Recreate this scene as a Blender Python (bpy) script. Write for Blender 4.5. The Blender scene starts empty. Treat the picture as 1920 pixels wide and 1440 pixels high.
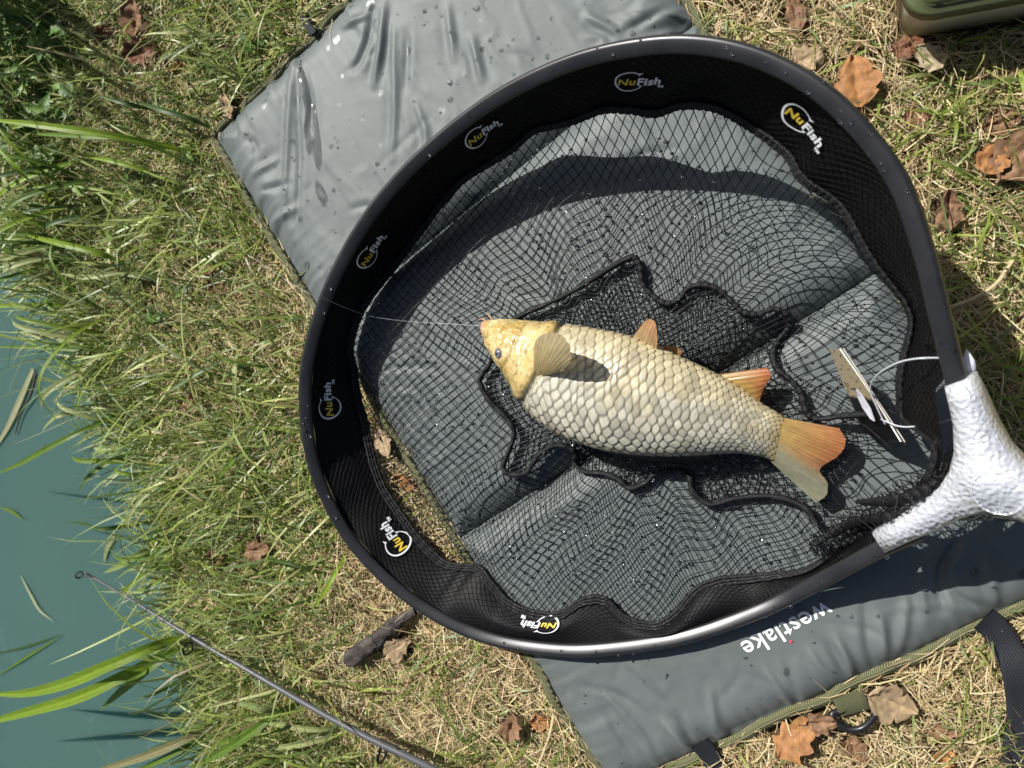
import bpy, bmesh, math, random
import numpy as np
from mathutils import Matrix, Vector

# ------------------------------------------------------------------ camera
random.seed(5); RNG = np.random.default_rng(5)
F = 1360.; PITCH = math.radians(19.5); ROLL = math.radians(-11); H = .76      # photo pixels 1920x1440
_n = np.array([math.sin(PITCH)*math.cos(ROLL), math.sin(PITCH)*math.sin(ROLL), math.cos(PITCH)])
_ez = -_n; _ex = np.array([1., 0, 0]); _ex -= _ez*(_ex@_ez); _ex /= np.linalg.norm(_ex); _ey = np.cross(_ez, _ex)
M = np.array([_ex, _ey, _ez]); C = np.array([0, 0, H])
sc = bpy.context.scene; col = sc.collection
cam = bpy.data.cameras.new('camera'); camo = bpy.data.objects.new('camera', cam); col.objects.link(camo); sc.camera = camo
cam.sensor_width = 36; cam.lens = F/1920*36; cam.clip_start = .02; cam.clip_end = 400
R_ = M@np.array([1., 0, 0]); U_ = M@np.array([0, -1., 0]); B_ = M@np.array([0, 0, -1.])
camo.matrix_world = Matrix(((R_[0], U_[0], B_[0], 0), (R_[1], U_[1], B_[1], 0), (R_[2], U_[2], B_[2], H), (0, 0, 0, 1)))
cam.dof.use_dof = True; cam.dof.focus_distance = .735; cam.dof.aperture_fstop = 5.6
sc.render.resolution_x = 1024; sc.render.resolution_y = 768

# ------------------------------------------------------------------ light
SUN_EL = math.radians(47); SUN_AZ = math.radians(136)        # where the sun stands (math angle from +X)
w = bpy.data.worlds.new('World'); sc.world = w; w.use_nodes = True
nt = w.node_tree; bg = nt.nodes['Background']; sk = nt.nodes.new('ShaderNodeTexSky'); sk.sky_type = 'NISHITA'; sk.sun_disc = False
sk.sun_elevation = SUN_EL; sk.sun_rotation = math.pi/2-SUN_AZ; sk.air_density = .9; sk.dust_density = 2.5; sk.ozone_density = .8
nt.links.new(sk.outputs[0], bg.inputs[0]); bg.inputs[1].default_value = .05
sl = bpy.data.lights.new('sun', 'SUN'); sl.energy = 5.0; sl.angle = math.radians(.53); sl.color = (1, .975, .935)
so = bpy.data.objects.new('sun', sl); col.objects.link(so); so.location = (-1, 2, 3)
so.rotation_euler = Vector((math.cos(SUN_AZ)*math.cos(SUN_EL), math.sin(SUN_AZ)*math.cos(SUN_EL), math.sin(SUN_EL))).to_track_quat('Z', 'Y').to_euler()
sc.view_settings.view_transform = 'Standard'; sc.view_settings.look = 'None'; sc.view_settings.exposure = 0.42; sc.view_settings.gamma = 1
sc.view_settings.use_curve_mapping = False
sc.render.engine = 'CYCLES'

# ------------------------------------------------------------------ helpers
def ray(x, y): return M@np.array([(x-960)/F, (y-720)/F, 1.])
def at(x, y, z=0.):
    k = ray(x, y); return C+k*(z-H)/k[2]
def atl(pts, z):
    zz = np.broadcast_to(np.asarray(z, float), (len(pts),)); return np.array([at(p[0], p[1], h) for p, h in zip(pts, zz)])
def on_plane(x, y, p0, n):
    k = ray(x, y); return C+k*((p0-C)@n)/(k@n)
def sm(a, b, x):
    t = np.clip((x-a)/(b-a), 0, 1); return t*t*(3-2*t)
def catmull(P, n, closed=False):
    P = np.asarray(P, float); k = len(P)
    Q = np.vstack([P[-1], P, P[0], P[1]]) if closed else np.vstack([2*P[0]-P[1], P, 2*P[-1]-P[-2]])
    segs = k if closed else k-1; out = []
    u = np.linspace(0, segs, n, endpoint=not closed); i = np.minimum(u.astype(int), segs-1); t = (u-i)[:, None]
    a, b, c, d = Q[i], Q[i+1], Q[i+2], Q[i+3]
    return .5*((2*b)+(-a+c)*t+(2*a-5*b+4*c-d)*t*t+(-a+3*b-3*c+d)*t**3)
def resample(P, step):
    P = np.asarray(P, float); d = np.r_[0, np.cumsum(np.linalg.norm(np.diff(P, axis=0), axis=1))]
    n = max(2, int(d[-1]/step)+1); s = np.linspace(0, d[-1], n)
    return np.stack([np.interp(s, d, P[:, i]) for i in range(P.shape[1])], 1)
def _hash(ix, iy, seed):
    h = (ix.astype(np.int64)*374761393+iy.astype(np.int64)*668265263+seed*974711) & 0xffffffff
    h = ((h ^ (h >> 13))*1274126177) & 0xffffffff; h ^= h >> 16
    return h/4294967295.
def vnoise(x, y, seed=0):
    x = np.asarray(x, float); y = np.asarray(y, float); ix = np.floor(x); iy = np.floor(y); fx = x-ix; fy = y-iy
    fx = fx*fx*fx*(fx*(fx*6-15)+10); fy = fy*fy*fy*(fy*(fy*6-15)+10)
    a = _hash(ix, iy, seed); b = _hash(ix+1, iy, seed); c = _hash(ix, iy+1, seed); d = _hash(ix+1, iy+1, seed)
    return (a+(b-a)*fx)*(1-fy)+(c+(d-c)*fx)*fy
def fbm(x, y, seed=0, o=4):
    r = 0; a = .5
    for i in range(o): r = r+a*vnoise(x*2**i+17*i, y*2**i+31*i, seed+i); a *= .5
    return r
def inpoly(x, y, P):
    x = np.asarray(x); y = np.asarray(y); r = np.zeros(x.shape, bool); n = len(P); j = n-1
    for i in range(n):
        xi, yi = P[i][0], P[i][1]; xj, yj = P[j][0], P[j][1]
        if yi != yj:
            c = ((yi > y) != (yj > y)) & (x < (xj-xi)*(y-yi)/(yj-yi)+xi); r ^= c
        j = i
    return r
class MB:
    """collects vertices and faces for ONE mesh"""
    def __init__(s): s.V = []; s.Q = []; s.T = []; s.C = []; s.n = 0
    def add(s, V, Q=None, T=None, C=None):
        V = np.asarray(V, float).reshape(-1, 3); s.V.append(V)
        if Q is not None and len(Q): s.Q.append(np.asarray(Q, int).reshape(-1, 4)+s.n)
        if T is not None and len(T): s.T.append(np.asarray(T, int).reshape(-1, 3)+s.n)
        if C is not None: s.C.append(np.broadcast_to(np.asarray(C, float), (len(V), 3)))
        s.n += len(V)
    def grid(s, G, closed_u=False, closed_v=False, C=None):
        n, m = G.shape[:2]; i = np.arange(n if closed_u else n-1); j = np.arange(m if closed_v else m-1)
        I, J = np.meshgrid(i, j, indexing='ij'); I2 = (I+1) % n; J2 = (J+1) % m
        q = np.stack([I*m+J, I2*m+J, I2*m+J2, I*m+J2], -1).reshape(-1, 4)
        s.add(G.reshape(-1, 3), q, None, None if C is None else C.reshape(-1, 3))
    def tube(s, P, rad, seg=6, closed=False, up=(0, 0, 1), flat=1., cap=True, C=None):
        P = np.asarray(P, float); n = len(P); rad = np.broadcast_to(np.asarray(rad, float), (n,))
        T = np.roll(P, -1, 0)-np.roll(P, 1, 0) if closed else np.gradient(P, axis=0)
        T /= np.linalg.norm(T, axis=1)[:, None]+1e-12
        S = np.cross(T, np.broadcast_to(np.asarray(up, float), T.shape)); L = np.linalg.norm(S, axis=1)[:, None]
        S = np.where(L > 1e-3, S/(L+1e-12), np.array([1., 0, 0])); N = np.cross(S, T)
        a = np.arange(seg)*2*math.pi/seg
        G = P[:, None]+(S[:, None]*np.cos(a)[None, :, None]+N[:, None]*np.sin(a)[None, :, None]*flat)*rad[:, None, None]
        base = s.n
        s.grid(G, closed, True, None if C is None else np.broadcast_to(np.asarray(C, float), G.shape))
        if cap and not closed:
            for e in (0, n-1):
                c = np.mean(G[e], 0); idx = e*seg+np.arange(seg)
                t = np.stack([np.full(seg, n*seg), idx, np.roll(idx, -1)], 1)
                s.V.append(c[None]); s.T.append(np.stack([np.full(seg, s.n), base+idx, base+np.roll(idx, -1)], 1)); s.n += 1
                if C is not None: s.C.append(np.asarray(C, float).reshape(1, 3))
    def box(s, c, hx, hy, hz, ax=(1, 0, 0), ay=(0, 1, 0)):
        ax = np.array(ax, float); ay = np.array(ay, float); az = np.cross(ax, ay); v = []
        for k in (-1, 1):
            for (i, j) in ((-1, -1), (1, -1), (1, 1), (-1, 1)): v.append(np.array(c)+ax*i*hx+ay*j*hy+az*k*hz)
        s.add(v, [[0, 3, 2, 1], [4, 5, 6, 7], [0, 1, 5, 4], [1, 2, 6, 5], [2, 3, 7, 6], [3, 0, 4, 7]])
    def prism(s, P, n, h0, h1):
        """polygon P (3D loop) extruded along n from h0 to h1"""
        P = np.asarray(P, float); k = len(P); n = np.asarray(n, float)
        c = P.mean(0); V = np.vstack([P+n*h0, P+n*h1]); i = np.arange(k); j = (i+1) % k
        bm_ = bmesh.new(); vs = [bm_.verts.new(v) for v in V]
        f1 = bm_.faces.new([vs[a] for a in range(k)][::-1]); f2 = bm_.faces.new([vs[k+a] for a in range(k)])
        r = bmesh.ops.triangulate(bm_, faces=[f1, f2]); bm_.verts.index_update()
        T = [[v.index for v in f.verts] for f in bm_.faces]; bm_.free()
        s.add(V, np.stack([i, j, j+k, i+k], 1), T)
    def mesh(s, name, smooth=True):
        V = np.vstack(s.V); me = bpy.data.meshes.new(name); me.vertices.add(len(V)); me.vertices.foreach_set('co', V.astype(np.float32).ravel())
        Q = np.vstack(s.Q) if s.Q else np.zeros((0, 4), int); T = np.vstack(s.T) if s.T else np.zeros((0, 3), int)
        nl = Q.size+T.size; me.loops.add(nl); me.loops.foreach_set('vertex_index', np.r_[Q.ravel(), T.ravel()].astype(np.int32))
        me.polygons.add(len(Q)+len(T)); me.polygons.foreach_set('loop_start', np.r_[np.arange(len(Q))*4, len(Q)*4+np.arange(len(T))*3].astype(np.int32))
        me.polygons.foreach_set('loop_total', np.r_[np.full(len(Q), 4), np.full(len(T), 3)].astype(np.int32))
        me.polygons.foreach_set('use_smooth', np.full(len(Q)+len(T), smooth))
        me.update(calc_edges=True)
        if s.C:
            A = me.color_attributes.new('Col', 'FLOAT_COLOR', 'POINT'); c = np.vstack(s.C)
            A.data.foreach_set('color', np.hstack([c, np.ones((len(c), 1))]).astype(np.float32).ravel())
        me.validate(); return me
    def build(s, name, mat, parent=None, smooth=True):
        me = s.mesh(name, smooth); me.materials.append(mat); o = bpy.data.objects.new(name, me); col.objects.link(o)
        if parent: o.parent = parent
        return o
def place(o, P):
    """move an object's origin to P without moving its mesh"""
    P = np.asarray(P, float); o.data.transform(Matrix.Translation(-Vector(P))); o.location = P
def empty(name, loc=(0, 0, 0)):
    o = bpy.data.objects.new(name, None); o.empty_display_size = .02; o.location = loc; col.objects.link(o); return o
def tag(o, label=None, cat=None, group=None, kind=None):
    for k, v in (('label', label), ('category', cat), ('group', group), ('kind', kind)):
        if v: o[k] = v
    return o
def kid(o, parent):
    """parent with the world placement kept (parents sit at plain translations)"""
    o.parent = parent; o.matrix_parent_inverse = Matrix.Translation(-Vector(parent.location)); return o

def subpart(o, part):
    o.parent = part; return o            # parts keep an identity world matrix

# ------------------------------------------------------------------ materials
def new_mat(name):
    m = bpy.data.materials.new(name); m.use_nodes = True; t = m.node_tree; b = t.nodes['Principled BSDF']; return m, t, b
def setp(b, **k):
    for n_, v in k.items():
        n_ = n_.replace('_', ' ')
        if n_ in b.inputs: b.inputs[n_].default_value = v
def rgb(c): return (c[0], c[1], c[2], 1)
def noise(t, scale, detail=4, rough=.55, coord='Object', dist=0, stretch=None):
    tc = t.nodes.new('ShaderNodeTexCoord'); n_ = t.nodes.new('ShaderNodeTexNoise'); n_.inputs['Scale'].default_value = scale
    n_.inputs['Detail'].default_value = detail; n_.inputs['Roughness'].default_value = rough; n_.inputs['Distortion'].default_value = dist
    if stretch:
        mp = t.nodes.new('ShaderNodeMapping'); mp.inputs['Scale'].default_value = stretch; t.links.new(tc.outputs[coord], mp.inputs[0]); t.links.new(mp.outputs[0], n_.inputs['Vector'])
    else: t.links.new(tc.outputs[coord], n_.inputs['Vector'])
    return n_.outputs['Fac']
def ramp(t, fac, stops):
    r = t.nodes.new('ShaderNodeValToRGB'); e = r.color_ramp.elements
    while len(e) < len(stops): e.new(.5)
    for i, (p, c) in enumerate(stops): e[i].position = p; e[i].color = rgb(c) if not isinstance(c, float) else (c, c, c, 1)
    t.links.new(fac, r.inputs[0]); return r.outputs[0]
def bump(t, b, h, strength=.3, dist=.001):
    n_ = t.nodes.new('ShaderNodeBump'); n_.inputs['Strength'].default_value = strength; n_.inputs['Distance'].default_value = dist
    t.links.new(h, n_.inputs['Height'])
    old = b.inputs['Normal'].links
    if old: t.links.new(old[0].from_socket, n_.inputs['Normal'])
    t.links.new(n_.outputs[0], b.inputs['Normal'])
def mixc(t, fac, a, b_, mode='MIX'):
    n_ = t.nodes.new('ShaderNodeMix'); n_.data_type = 'RGBA'; n_.blend_type = mode
    for s_, v in ((0, fac), (6, a), (7, b_)):
        if isinstance(v, (float, int)): n_.inputs[s_].default_value = v
        elif isinstance(v, tuple): n_.inputs[s_].default_value = rgb(v)
        else: t.links.new(v, n_.inputs[s_])
    return n_.outputs[2]
def simple(name, c, rough=.5, spec=.5, metallic=0., nscale=None, namp=.25, bscale=None, bstr=.2, bdist=.0008, **k):
    m, t, b = new_mat(name); setp(b, Base_Color=rgb(c), Roughness=rough, Specular_IOR_Level=spec, Metallic=metallic, **k)
    if nscale:
        f = noise(t, nscale, 5); c0 = tuple(x*(1-namp) for x in c); c1 = tuple(min(1, x*(1+namp)) for x in c)
        t.links.new(ramp(t, f, [(.3, c0), (.7, c1)]), b.inputs['Base Color'])
    if bscale: bump(t, b, noise(t, bscale, 4), bstr, bdist)
    return m
def leafy(name, transl=.35, rough=.45, spec=.4, var=.15):
    """vertex-coloured plant tissue, lets light through"""
    m, t, b = new_mat(name); a = t.nodes.new('ShaderNodeVertexColor'); a.layer_name = 'Col'
    f = noise(t, 160, 3); c = mixc(t, 1.0, a.outputs[0], ramp(t, f, [(.3, (1-var,)*3), (.7, (1+var*.6,)*3)]), 'MULTIPLY')
    t.links.new(c, b.inputs['Base Color']); setp(b, Roughness=rough, Specular_IOR_Level=spec)
    tr = t.nodes.new('ShaderNodeBsdfTranslucent'); t.links.new(c, tr.inputs[0])
    mx = t.nodes.new('ShaderNodeMixShader'); mx.inputs[0].default_value = transl
    t.links.new(b.outputs[0], mx.inputs[1]); t.links.new(tr.outputs[0], mx.inputs[2]); t.links.new(mx.outputs[0], t.nodes['Material Output'].inputs[0])
    return m
m_grass = leafy('grass_blade', .40, .42, .45); m_straw = leafy('dry_straw', .15, .6, .25); m_leaf = leafy('leaf_green', .35, .5, .4)
m_dead = leafy('dead_leaf', .22, .6, .25, .35)
# soil
m_soil, t, b = new_mat('soil'); f = noise(t, 22, 8, .65)
_soil = ramp(t, f, [(.25, (.03, .021, .012)), (.5, (.09, .064, .036)), (.75, (.20, .15, .085))]); _turf = ramp(t, noise(t, 60, 6, .7), [(.3, (.05, .06, .018)), (.5, (.17, .15, .06)), (.7, (.34, .27, .14))])
_tc = t.nodes.new('ShaderNodeTexCoord'); _ln = t.nodes.new('ShaderNodeVectorMath'); _ln.operation = 'LENGTH'; t.links.new(_tc.outputs['Object'], _ln.inputs[0]); _mr = t.nodes.new('ShaderNodeMapRange'); _mr.inputs[1].default_value = 1.2; _mr.inputs[2].default_value = 2.2; t.links.new(_ln.outputs['Value'], _mr.inputs[0])
t.links.new(mixc(t, _mr.outputs[0], _soil, _turf), b.inputs['Base Color']); setp(b, Roughness=.95, Specular_IOR_Level=.1)
bump(t, b, noise(t, 120, 6), .8, .006)
# pond water: murky, green-blue
m_water, t, b = new_mat('pond_water')
f1 = noise(t, 1.6, 3); c = ramp(t, f1, [(.3, (.056, .112, .098)), (.7, (.070, .132, .116))])
film = noise(t, 4.5, 6, .62, dist=1.4, stretch=(1.6, .75, 1)); fm = ramp(t, film, [(.60, 0.), (.72, .30)])
tc = t.nodes.new('ShaderNodeTexCoord'); sx = t.nodes.new('ShaderNodeSeparateXYZ'); t.links.new(tc.outputs['Object'], sx.inputs[0])
my = t.nodes.new('ShaderNodeMapRange'); my.inputs[1].default_value = -.42; my.inputs[2].default_value = -.62; t.links.new(sx.outputs[1], my.inputs[0])
mu = t.nodes.new('ShaderNodeMath'); mu.operation = 'MULTIPLY'; t.links.new(fm, mu.inputs[0]); t.links.new(my.outputs[0], mu.inputs[1])
t.links.new(mixc(t, mu.outputs[0], c, (.34, .45, .42)), b.inputs['Base Color']); setp(b, Roughness=.04, Specular_IOR_Level=.5, IOR=1.33, Subsurface_Weight=.85, Subsurface_Radius=(.03, .07, .06), Subsurface_Scale=1.0)
bump(t, b, noise(t, 9, 2), .06, .01)
# mat cloth
m_cloth, t, b = new_mat('mat_cloth')
f = noise(t, 9, 6, .6); c = ramp(t, f, [(.3, (.092, .108, .105)), (.7, (.124, .142, .138))])
vo = t.nodes.new('ShaderNodeTexVoronoi'); vo.inputs['Scale'].default_value = 62; vo.inputs['Randomness'].default_value = 1
tc = t.nodes.new('ShaderNodeTexCoord'); mp = t.nodes.new('ShaderNodeMapping'); mp.inputs['Scale'].default_value = (1, .8, .01); mp.inputs['Rotation'].default_value = (0, 0, .8)
nz = t.nodes.new('ShaderNodeTexNoise'); nz.inputs['Scale'].default_value = 90; mixv = mixc(t, .004, tc.outputs['Object'], nz.outputs[1], 'ADD')
t.links.new(tc.outputs['Object'], nz.inputs[0]); t.links.new(mixv, mp.inputs[0]); t.links.new(mp.outputs[0], vo.inputs['Vector'])
sep = t.nodes.new('ShaderNodeSeparateColor'); t.links.new(vo.outputs['Color'], sep.inputs[0])
rad = t.nodes.new('ShaderNodeMapRange'); rad.inputs[1].default_value = .55; rad.inputs[2].default_value = 1; rad.inputs[3].default_value = 0; rad.inputs[4].default_value = .34; t.links.new(sep.outputs[0], rad.inputs[0])
lt = t.nodes.new('ShaderNodeMath'); lt.operation = 'LESS_THAN'; t.links.new(vo.outputs['Distance'], lt.inputs[0]); t.links.new(rad.outputs[0], lt.inputs[1])
pat = ramp(t, noise(t, 5, 2), [(.42, 0.), (.6, .75)]); wetm = t.nodes.new('ShaderNodeMath'); wetm.operation = 'MULTIPLY'; t.links.new(lt.outputs[0], wetm.inputs[0]); t.links.new(pat, wetm.inputs[1])
c = mixc(t, wetm.outputs[0], c, (.045, .056, .053)); t.links.new(c, b.inputs['Base Color'])
rr = t.nodes.new('ShaderNodeMapRange'); rr.inputs[3].default_value = .54; rr.inputs[4].default_value = .2; t.links.new(wetm.outputs[0], rr.inputs[0]); t.links.new(rr.outputs[0], b.inputs['Roughness'])
setp(b, Specular_IOR_Level=.38, Sheen_Weight=.12, Sheen_Roughness=.4)
bump(t, b, noise(t, 1900, 2), .25, .0004); bump(t, b, noise(t, 45, 5, .55), .10, .002); bump(t, b, noise(t, 11, 3, .5, stretch=(1, 1.7, 1)), .25, .004)
def webbing(name, c0, c1):
    m, t, b = new_mat(name); wv = t.nodes.new('ShaderNodeTexWave'); wv.inputs['Scale'].default_value = 210; wv.bands_direction = 'DIAGONAL'; wv.inputs['Distortion'].default_value = .6
    tc = t.nodes.new('ShaderNodeTexCoord'); t.links.new(tc.outputs['Object'], wv.inputs[0])
    t.links.new(ramp(t, wv.outputs['Fac'], [(.25, c0), (.75, c1)]), b.inputs['Base Color']); setp(b, Roughness=.75, Specular_IOR_Level=.25); bump(t, b, wv.outputs['Fac'], .5, .0006); return m
m_olive = webbing('olive_webbing', (.055, .06, .03), (.17, .17, .085)); m_black_web = webbing('black_webbing', (.008, .009, .012), (.03, .032, .038))
m_print = simple('white_print', (.78, .79, .8), .5); m_red = simple('red_print', (.65, .05, .08), .5); m_yellow = simple('yellow_print', (.72, .52, .05), .5)
m_hoop = simple('anodised_hoop', (.022, .022, .024), .34, .7, .25, 35, .3, 900, .06, .0003)
m_silver = None
m_silver, t, b = new_mat('hammered_silver'); setp(b, Base_Color=rgb((.74, .76, .80)), Roughness=.30, Metallic=.45)
v_ = t.nodes.new('ShaderNodeTexVoronoi'); v_.inputs['Scale'].default_value = 330; v_.feature = 'SMOOTH_F1'; tc = t.nodes.new('ShaderNodeTexCoord'); t.links.new(tc.outputs['Object'], v_.inputs['Vector'])
bump(t, b, v_.outputs['Distance'], .9, .0016); bump(t, b, noise(t, 110, 3), .15, .0015)
m_band = simple('black_band_fabric', (.0045, .0042, .0046), .6, .22, 0, 60, .4, 1200, .3, .0005)
m_bandnet = simple('black_band_net', (.005, .005, .0055), .4, .2)
m_strand = simple('black_net_cord', (.005, .005, .006), .42, .3)
m_seam = simple('black_seam', (.007, .007, .008), .6, .35, 0, None, .2, 700, .9, .0012)
m_thread = simple('wet_thread', (.055, .052, .05), .3, .7)
m_drop, t, b = new_mat('water_drop'); setp(b, Base_Color=rgb((1, 1, 1)), Roughness=.07, IOR=1.33, Transmission_Weight=1.0)
m_line = simple('clear_nylon', (.75, .78, .82), .2, .6, 0, Transmission_Weight=.4)
m_barb = simple('white_plastic', (.82, .83, .9), .35, .5)

# ------------------------------------------------------------------ layout: mat frame, bank line, ground
ZM = .02
_p0 = at(410, 262, ZM)[:2]; _p1 = at(1130, 1440, ZM)[:2]; ES = (_p1-_p0)/np.linalg.norm(_p1-_p0); ET = np.array([-ES[1], ES[0]])
S0, S1, T0, T1 = -.014, .883, -.009, .506; FOLDS = (.268, .566)
def st(x, y): return (x-_p0[0])*ES[0]+(y-_p0[1])*ES[1], (x-_p0[0])*ET[0]+(y-_p0[1])*ET[1]
def xy(s, t_): return _p0[0]+s*ES[0]+t_*ET[0], _p0[1]+s*ES[1]+t_*ET[1]
BANK = atl([(-160, -900), (-120, -300), (-90, 0), (-60, 200), (0, 420), (90, 560), (215, 740), (275, 900), (325, 1100), (370, 1300), (420, 1440), (500, 1700), (640, 2400)], -.01)
_by = BANK[:, 1][::-1]; _bx = BANK[:, 0][::-1]
def xbank(y): return np.interp(y, _by, _bx)+.012*np.sin(np.asarray(y)*23)+.02*(vnoise(np.asarray(y)*9, np.zeros_like(y), 3)-.5)
WATER_Z = -.085
def ground_z(x, y):
    d = x-xbank(y); z = (fbm(x*7, y*7, 11)-.45)*.014+(fbm(x*40, y*40, 12)-.45)*.006
    return z*sm(.02, .15, d)-.38*(1-sm(-.16, .03, d))-.018*(1-sm(0, .18, d))

def axis(lo, hi, a, b_, step):
    c = list(np.arange(a, b_, step)); l = []; x = a; s_ = step
    while x > lo: s_ *= 1.35; x -= s_; l.append(max(x, lo))
    r = []; x = c[-1]; s_ = step
    while x < hi: s_ *= 1.35; x += s_; r.append(min(x, hi))
    return np.array(l[::-1]+c+r)
gx = axis(-90, 90, -1.1, .7, .009); gy = axis(-90, 90, -.75, .75, .009)
X, Y = np.meshgrid(gx, gy, indexing='ij'); Z = ground_z(X, Y)
far = sm(28, 45, -X); Z = Z*(1-far)+.3*far
mb = MB(); mb.grid(np.stack([X, Y, Z], -1)); g = mb.build('ground', m_soil); tag(g, kind='structure')
mb = MB(); mb.grid(np.stack(list(np.meshgrid(np.linspace(-60, 0.2, 40), np.linspace(-60, 60, 40), indexing='ij'))+[np.full((40, 40), WATER_Z)], -1)); wt = mb.build('water', m_water); tag(wt, kind='structure')

# ------------------------------------------------------------------ unhooking mat
CREASES = [([(1500, 1190), (1540, 1250), (1592, 1298)], .0022), ([(1470, 1225), (1500, 1320)], -.0014), ([(1425, 1240), (1490, 1335)], .0020), ([(1560, 1180), (1590, 1240), (1600, 1292)], .0030),
 ([(1535, 1192), (1562, 1222), (1602, 1288)], -.0018), ([(1650, 1150), (1662, 1235)], .0026), ([(1770, 1050), (1785, 1110), (1865, 1150)], -.0022), ([(1800, 1005), (1762, 1070), (1768, 1145)], -.0036),
 ([(1850, 1050), (1872, 1140)], .0028), ([(1700, 1120), (1690, 1225)], .0020), ([(1620, 1120), (1625, 1200), (1640, 1260)], -.0020), ([(1720, 1060), (1735, 1160)], .0024), ([(1830, 990), (1900, 1060)], .002),
 ([(1120, 1285), (1200, 1372), (1225, 1420)], .0020), ([(1135, 1335), (1190, 1420)], -.0014), ([(1180, 1240), (1240, 1300)], .0014), ([(1240, 1350), (1290, 1400)], .0024), ([(1270, 1340), (1300, 1400)], -.0020), ([(1330, 1290), (1345, 1370)], .0016),
 ([(722, 10), (716, 90), (703, 160)], .0034), ([(700, 20), (690, 80), (668, 130)], -.0026), ([(738, 40), (742, 190), (735, 300)], .0016), ([(765, 60), (762, 170)], -.0014), ([(885, 70), (905, 150)], .0020),
 ([(546, 120), (541, 230), (534, 430)], .0016), ([(556, 105), (562, 320), (556, 440)], -.0014), ([(640, 50), (690, 30)], .002), ([(1100, 30), (1160, 62)], .0024), ([(1165, 62), (1250, 15)], -.0024), ([(1190, 75), (1290, 50)], .0028), ([(840, 10), (852, 110)], .0016),
 ([(470, 330), (520, 300)], .0014), ([(480, 360), (545, 345)], -.0012), ([(500, 420), (560, 390)], .0014), ([(570, 130), (585, 200), (578, 260)], -.0015), ([(780, 190), (800, 260), (780, 330)], .0014)]
CR = [(resample(atl(catmull(p, 24), .026)[:, :2], .002), a) for p, a in CREASES]
for i in range(60):      # small random creases
    s_ = RNG.uniform(0, .87); t_ = RNG.uniform(0, .5); a_ = RNG.normal(.3, .9); L = RNG.uniform(.02, .08)
    q = np.array([xy(s_+math.cos(a_)*L*k, t_+math.sin(a_)*L*k+.01*math.sin(k*3)) for k in np.linspace(0, 1, 12)]); CR.append((resample(q, .002), RNG.choice([-1, 1])*RNG.uniform(.0003, .0010)))
def panel_bounds(s):
    s = np.asarray(s); lo = np.where(s < FOLDS[0], S0, np.where(s < FOLDS[1], FOLDS[0], FOLDS[1])); hi = np.where(s < FOLDS[0], FOLDS[0], np.where(s < FOLDS[1], FOLDS[1], S1)); return lo, hi
MN = 0.0020
_gs = np.arange(S0, S1+MN, MN); _gt = np.arange(T0, T1+MN, MN)
def mat_raw(s, t_):
    lo, hi = panel_bounds(s); ds = np.minimum(s-lo, hi-s); dt = np.minimum(t_-T0, T1-t_); d = np.minimum(ds, dt)
    de = np.minimum(np.minimum(s-S0, S1-s), dt)
    h = .008+.019*np.clip(1-(1-np.clip(d/.038, 0, 1))**2.4, 0, 1)
    along = np.where(dt < ds, s, t_)
    puck = (vnoise(along*75, d*9, 21)-.5)*.0046*(.3+1.4*vnoise(along*9, d*0, 26))+(vnoise(along*160, d*14, 22)-.5)*.0018
    h = h+puck*np.exp(-de/.03)*sm(.0, .008, d)+puck*.35*np.exp(-d/.02)*sm(.0, .006, d)
    h = h+(fbm(s*6, t_*8, 23, 3)-.44)*.0045*sm(0, .05, d)
    rg = 1-np.abs(2*fbm(s*9+fbm(s*6, t_*6, 30)*1.5, t_*22, 24, 3)-.9); h = h+np.clip(rg-.80, 0, 1)*.0035*sm(0, .02, d)
    return h
SS, TT = np.meshgrid(_gs, _gt, indexing='ij'); MH = mat_raw(SS, TT)
XX, YY = xy(SS, TT)
text_zone = np.exp(-(((SS-.812)/.025)**4+((TT-.252)/.062)**4))
for P, a in CR:
    s_, t_ = st(P[:, 0], P[:, 1]); k = len(P); wgt = np.sin(np.linspace(.12, math.pi-.12, k))**.7
    i0 = max(0, int((s_.min()-.02-S0)/MN)); i1 = int((s_.max()+.02-S0)/MN)+1; j0 = max(0, int((t_.min()-.02-T0)/MN)); j1 = int((t_.max()+.02-T0)/MN)+1
    sub = (slice(i0, i1), slice(j0, j1)); sx_ = SS[sub]
    if sx_.size == 0: continue
    D = np.hypot(sx_[..., None]-s_, TT[sub][..., None]-t_); ix = D.argmin(-1); dm = D.min(-1)
    MH[sub] += 1.45*a*wgt[ix]*(np.exp(-(dm/.0040)**2)-.35*np.exp(-((dm-.008)/.0055)**2))
flat = .027; MH = MH*(1-text_zone*.85)+flat*text_zone*.85
MH = np.maximum(MH, .004)
def mat_h(x, y):
    s_, t_ = st(np.asarray(x, float), np.asarray(y, float)); fi = np.clip((s_-S0)/MN, 0, len(_gs)-1.001); fj = np.clip((t_-T0)/MN, 0, len(_gt)-1.001)
    i = fi.astype(int); j = fj.astype(int); a = fi-i; b_ = fj-j
    h = (MH[i, j]*(1-b_)+MH[i, j+1]*b_)*(1-a)+(MH[i+1, j]*(1-b_)+MH[i+1, j+1]*b_)*a
    ins = (s_ > S0-.012) & (s_ < S1+.012) & (t_ > T0-.012) & (t_ < T1+.012)
    return np.where(ins, h, .012)
def edge_wob(u, seed): return (vnoise(u*14, np.zeros_like(u), seed)-.5)*.006
mato = empty('unhooking_mat', (*xy(.43, .25), 0)); tag(mato, 'grey-green padded unhooking mat with olive webbing edges under the landing net', 'mat')
k0 = [0, int(round((FOLDS[0]-S0)/MN)), int(round((FOLDS[1]-S0)/MN)), len(_gs)-1]
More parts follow.
